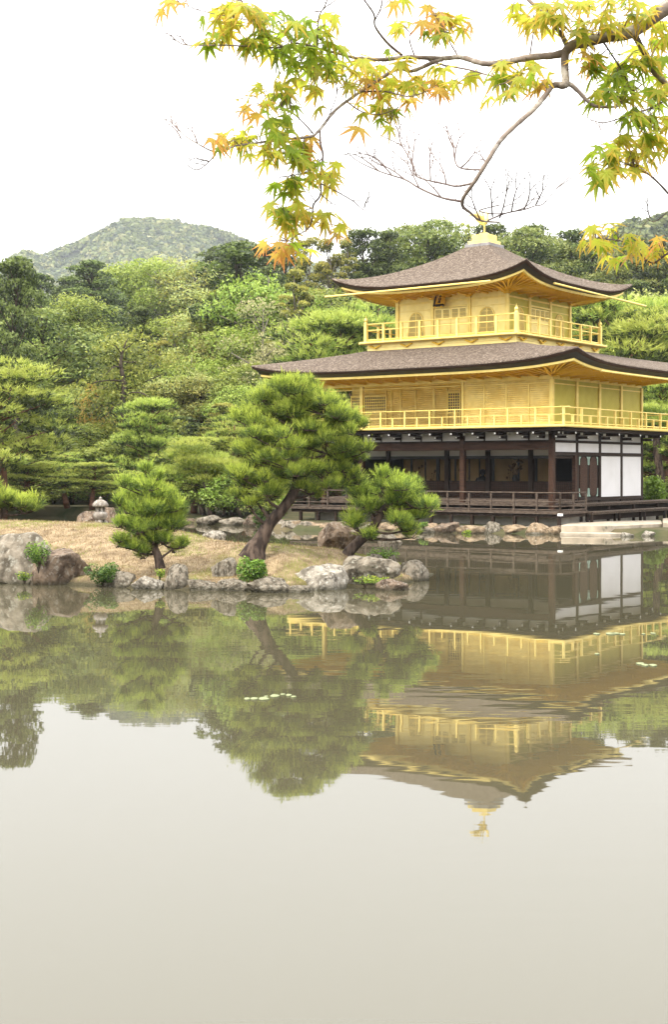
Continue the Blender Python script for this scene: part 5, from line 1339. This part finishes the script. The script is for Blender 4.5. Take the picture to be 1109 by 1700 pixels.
    # leaf clusters: px, py, radius, count, colour 0 green 1 yellow-green 2 orange
    CL = [(285, 6, 22, 4, 2), (345, 62, 18, 4, 0), (368, 32, 34, 9, 1), (410, 30, 36, 11, 1), (455, 45, 42, 14, 0), (505, 62, 44, 15, 0), (548, 95, 34, 10, 0), (500, 92, 32, 8, 0), (425, 66, 30, 7, 0), (475, 92, 30, 6, 0), (535, 40, 26, 5, 1), (380, 8, 24, 4, 1),
          (490, 130, 34, 7, 1), (450, 158, 36, 7, 1), (415, 175, 24, 4, 2), (395, 172, 10, 1, 2), (525, 128, 30, 6, 1), (565, 112, 34, 8, 1), (618, 104, 38, 8, 1), (680, 114, 38, 8, 1), (702, 146, 30, 8, 2), (660, 165, 32, 6, 1), (640, 192, 26, 5, 0), (600, 180, 22, 3, 1), (594, 210, 6, 1, 2), (536, 178, 8, 1, 1),
          (462, 188, 24, 5, 0), (485, 165, 24, 5, 0), (360, 232, 18, 4, 2), (390, 226, 20, 5, 1), (430, 226, 30, 7, 1), (470, 212, 28, 6, 1), (438, 256, 26, 6, 1), (480, 248, 28, 7, 0), (508, 240, 22, 5, 2), (500, 280, 26, 6, 0), (544, 275, 18, 4, 1), (548, 295, 16, 3, 1), (468, 304, 22, 5, 0), (486, 324, 12, 2, 1),
          (508, 300, 20, 3, 0), (460, 350, 20, 6, 0), (490, 356, 26, 6, 1), (530, 358, 28, 7, 1), (576, 377, 12, 2, 1), (482, 376, 22, 4, 1), (552, 385, 12, 2, 2), (450, 402, 14, 3, 2), (476, 404, 14, 3, 2), (505, 414, 12, 2, 1), (466, 422, 10, 2, 2), (620, 140, 22, 5, 2), (580, 135, 22, 5, 1),
          (676, 42, 20, 3, 1), (716, 26, 22, 5, 2), (745, 38, 24, 7, 1), (718, 58, 18, 3, 0), (772, 42, 10, 2, 2), (665, 0, 12, 2, 2), (750, 134, 16, 3, 1), (782, 128, 14, 2, 1), (838, 120, 34, 8, 1), (848, 140, 26, 6, 0), (814, 160, 10, 2, 1), (888, 120, 26, 6, 1), (900, 138, 14, 3, 2), (730, 110, 18, 4, 1),
          (866, 22, 22, 5, 1), (900, 42, 28, 7, 1), (945, 14, 36, 9, 1), (990, 22, 36, 9, 1), (1040, 14, 36, 8, 1), (1080, 34, 30, 7, 1), (960, 50, 22, 4, 1), (912, 6, 22, 5, 1), (1095, 62, 18, 4, 1), (1020, 46, 22, 5, 1),
          (975, 100, 18, 4, 2), (1010, 108, 30, 8, 0), (1048, 90, 30, 8, 1), (1084, 112, 30, 7, 0), (1030, 145, 34, 10, 0), (1000, 160, 22, 5, 0), (1068, 165, 34, 9, 0), (1100, 140, 20, 4, 1), (1060, 208, 30, 8, 0), (1096, 195, 22, 5, 1), (1048, 236, 32, 8, 1), (1090, 238, 26, 6, 1), (1012, 258, 26, 7, 0), (1040, 270, 26, 6, 1), (990, 288, 18, 4, 0), (1004, 272, 20, 4, 1), (1076, 262, 20, 4, 1),
          (982, 390, 18, 3, 1), (1008, 386, 22, 5, 1), (1000, 408, 16, 3, 1), (1012, 428, 10, 2, 2), (1048, 398, 20, 4, 1), (1082, 408, 18, 4, 1), (1040, 420, 12, 2, 2), (1100, 402, 12, 2, 2)]
    Karr = np.array([tuple(k) for k in K])
    # leaf outline: seven lobes
    angs = [-125, -78, -38, 0, 38, 78, 125]; lens = [.36, .68, .92, 1.0, .92, .68, .36]
    ring = []
    for i, (a, l) in enumerate(zip(angs, lens)):
        ra = math.radians(a)
        if i == 0: ring.append((-.04, -.06, .1))
        ring.append((math.sin(ra - .15) * l * .52, math.cos(ra - .15) * l * .52, .25))
        ring.append((math.sin(ra) * l, math.cos(ra) * l, 1.0))
        ring.append((math.sin(ra + .15) * l * .52, math.cos(ra + .15) * l * .52, .25))
        if i < 6:
            rb = math.radians((a + angs[i + 1]) / 2); ll = .30 * min(1, (l + lens[i + 1]) / 1.5); ring.append((math.sin(rb) * ll, math.cos(rb) * ll, .15))
        else: ring.append((.04, -.06, .1))
    ring = np.array(ring); nR = len(ring)
    leaves = {0: [], 1: [], 2: []}; st = MB()
    for (px, py, rad, cnt_, colr) in CL:
        for k in range(int(cnt_ * (1.55 if px > 930 else 1.35)) if cnt_ > 2 else cnt_):
            a = rnd.uniform(0, 6.28); r = rad * math.sqrt(rnd.random()) * 1.05
            lx, ly = px + math.cos(a) * r, py + math.sin(a) * r * .75
            p = Pq(lx, ly, rnd.uniform(-.07, .07))
            kk = Karr[np.argmin(((Karr - np.array(p)) ** 2).sum(1))]
            kk = Vector(kk)
            # stalk from the wood to the leaf base
            base = p; mid = kk.lerp(base, .6) + Vector((0, 0, .012)); st.tube([kk, mid, base], [.0012, .0008, .0007], 4)
            size = rnd.uniform(.044, .072) * (1.0 if cnt_ > 1 else 1.12)
            # leaf axis points outward and down, blade seen from below at a shallow angle or hanging
            out_ = (base - kk); out_.z = 0
            if out_.length < .01: out_ = Vector((rnd.uniform(-1, 1), rnd.uniform(-1, 1), 0))
            out_.normalize(); th = rnd.uniform(.15, 1.25)
            hd = Vector((out_.x + rnd.uniform(-.7, .7), out_.y + rnd.uniform(-.7, .7), 0)).normalized()
            ax = (hd * math.cos(th) + Vector((0, 0, -math.sin(th)))).normalized()
            nn = (Vector((0, 0, 1)) + hd * math.tan(min(1.2, th * .9)) + Vector((rnd.uniform(-.5, .5), rnd.uniform(-.5, .5), 0))); nn = (nn - ax * nn.dot(ax)).normalized()
            sx = ax.cross(nn)
            bend = rnd.uniform(.05, .5); curl = rnd.uniform(-.05, .14)
            R = ring.copy(); rr2 = np.hypot(R[:, 0], R[:, 1])
            pts = [base + (sx * x + ax * y) * size - nn * (bend * q * q + curl * abs(x)) * size for (x, y, t_), q in zip(R, rr2)]
            c = rnd.random(); ci = colr if c < .74 else rnd.choice((0, 1, 1, 1))
            leaves[ci].append((base + ax * size * .04, pts))
    tag(st.build('leaf_stalks', M['twig'], root), kind='stuff')
    for ci, (nm, base_c, tip) in {0: ('maple_leaf_green', (0.25, 0.40, 0.035), (0.42, 0.44, 0.05)), 1: ('maple_leaf_yellow', (0.43, 0.50, 0.05), (0.70, 0.38, 0.08)), 2: ('maple_leaf_orange', (0.60, 0.48, 0.08), (0.74, 0.29, 0.10))}.items():
        V = []; A = []; Fc = []
        for c, pts in leaves[ci]:
            b0 = len(V); V.append(tuple(c)); A.append(0)
            for p, r in zip(pts, ring): V.append(tuple(p)); A.append(float(r[2]))
            for i in range(nR): Fc.append((b0, b0 + 1 + i, b0 + 1 + (i + 1) % nR))
        me = bpy.data.meshes.new('foliage'); me.from_pydata(V, [], Fc); me.materials.append(leafmat(nm, base_c, .62, .22, tip, .45))
        at = me.attributes.new('tone', 'FLOAT', 'POINT'); at.data.foreach_set('value', A)
        o = bpy.data.objects.new('foliage', me); col.objects.link(o); o.parent = root; o['kind'] = 'stuff'
maple()

# ------------------------------------------------------------------ air
def haze():
    me = MB().box(-900, 900, -30, 1700, -2, 480)
    m = bpy.data.materials.new('haze'); m.use_nodes = True; t = m.node_tree; n = t.nodes; n.remove(n['Principled BSDF'])
    v = n.new('ShaderNodeVolumePrincipled'); v.inputs['Density'].default_value = 0.00014; v.inputs['Color'].default_value = (.86, .92, 1, 1); v.inputs['Anisotropy'].default_value = .2
    t.links.new(v.outputs[0], n['Material Output'].inputs['Volume'])
    o = me.build('haze', m); tag(o, 'thin summer haze over the whole valley', kind='stuff')
haze()
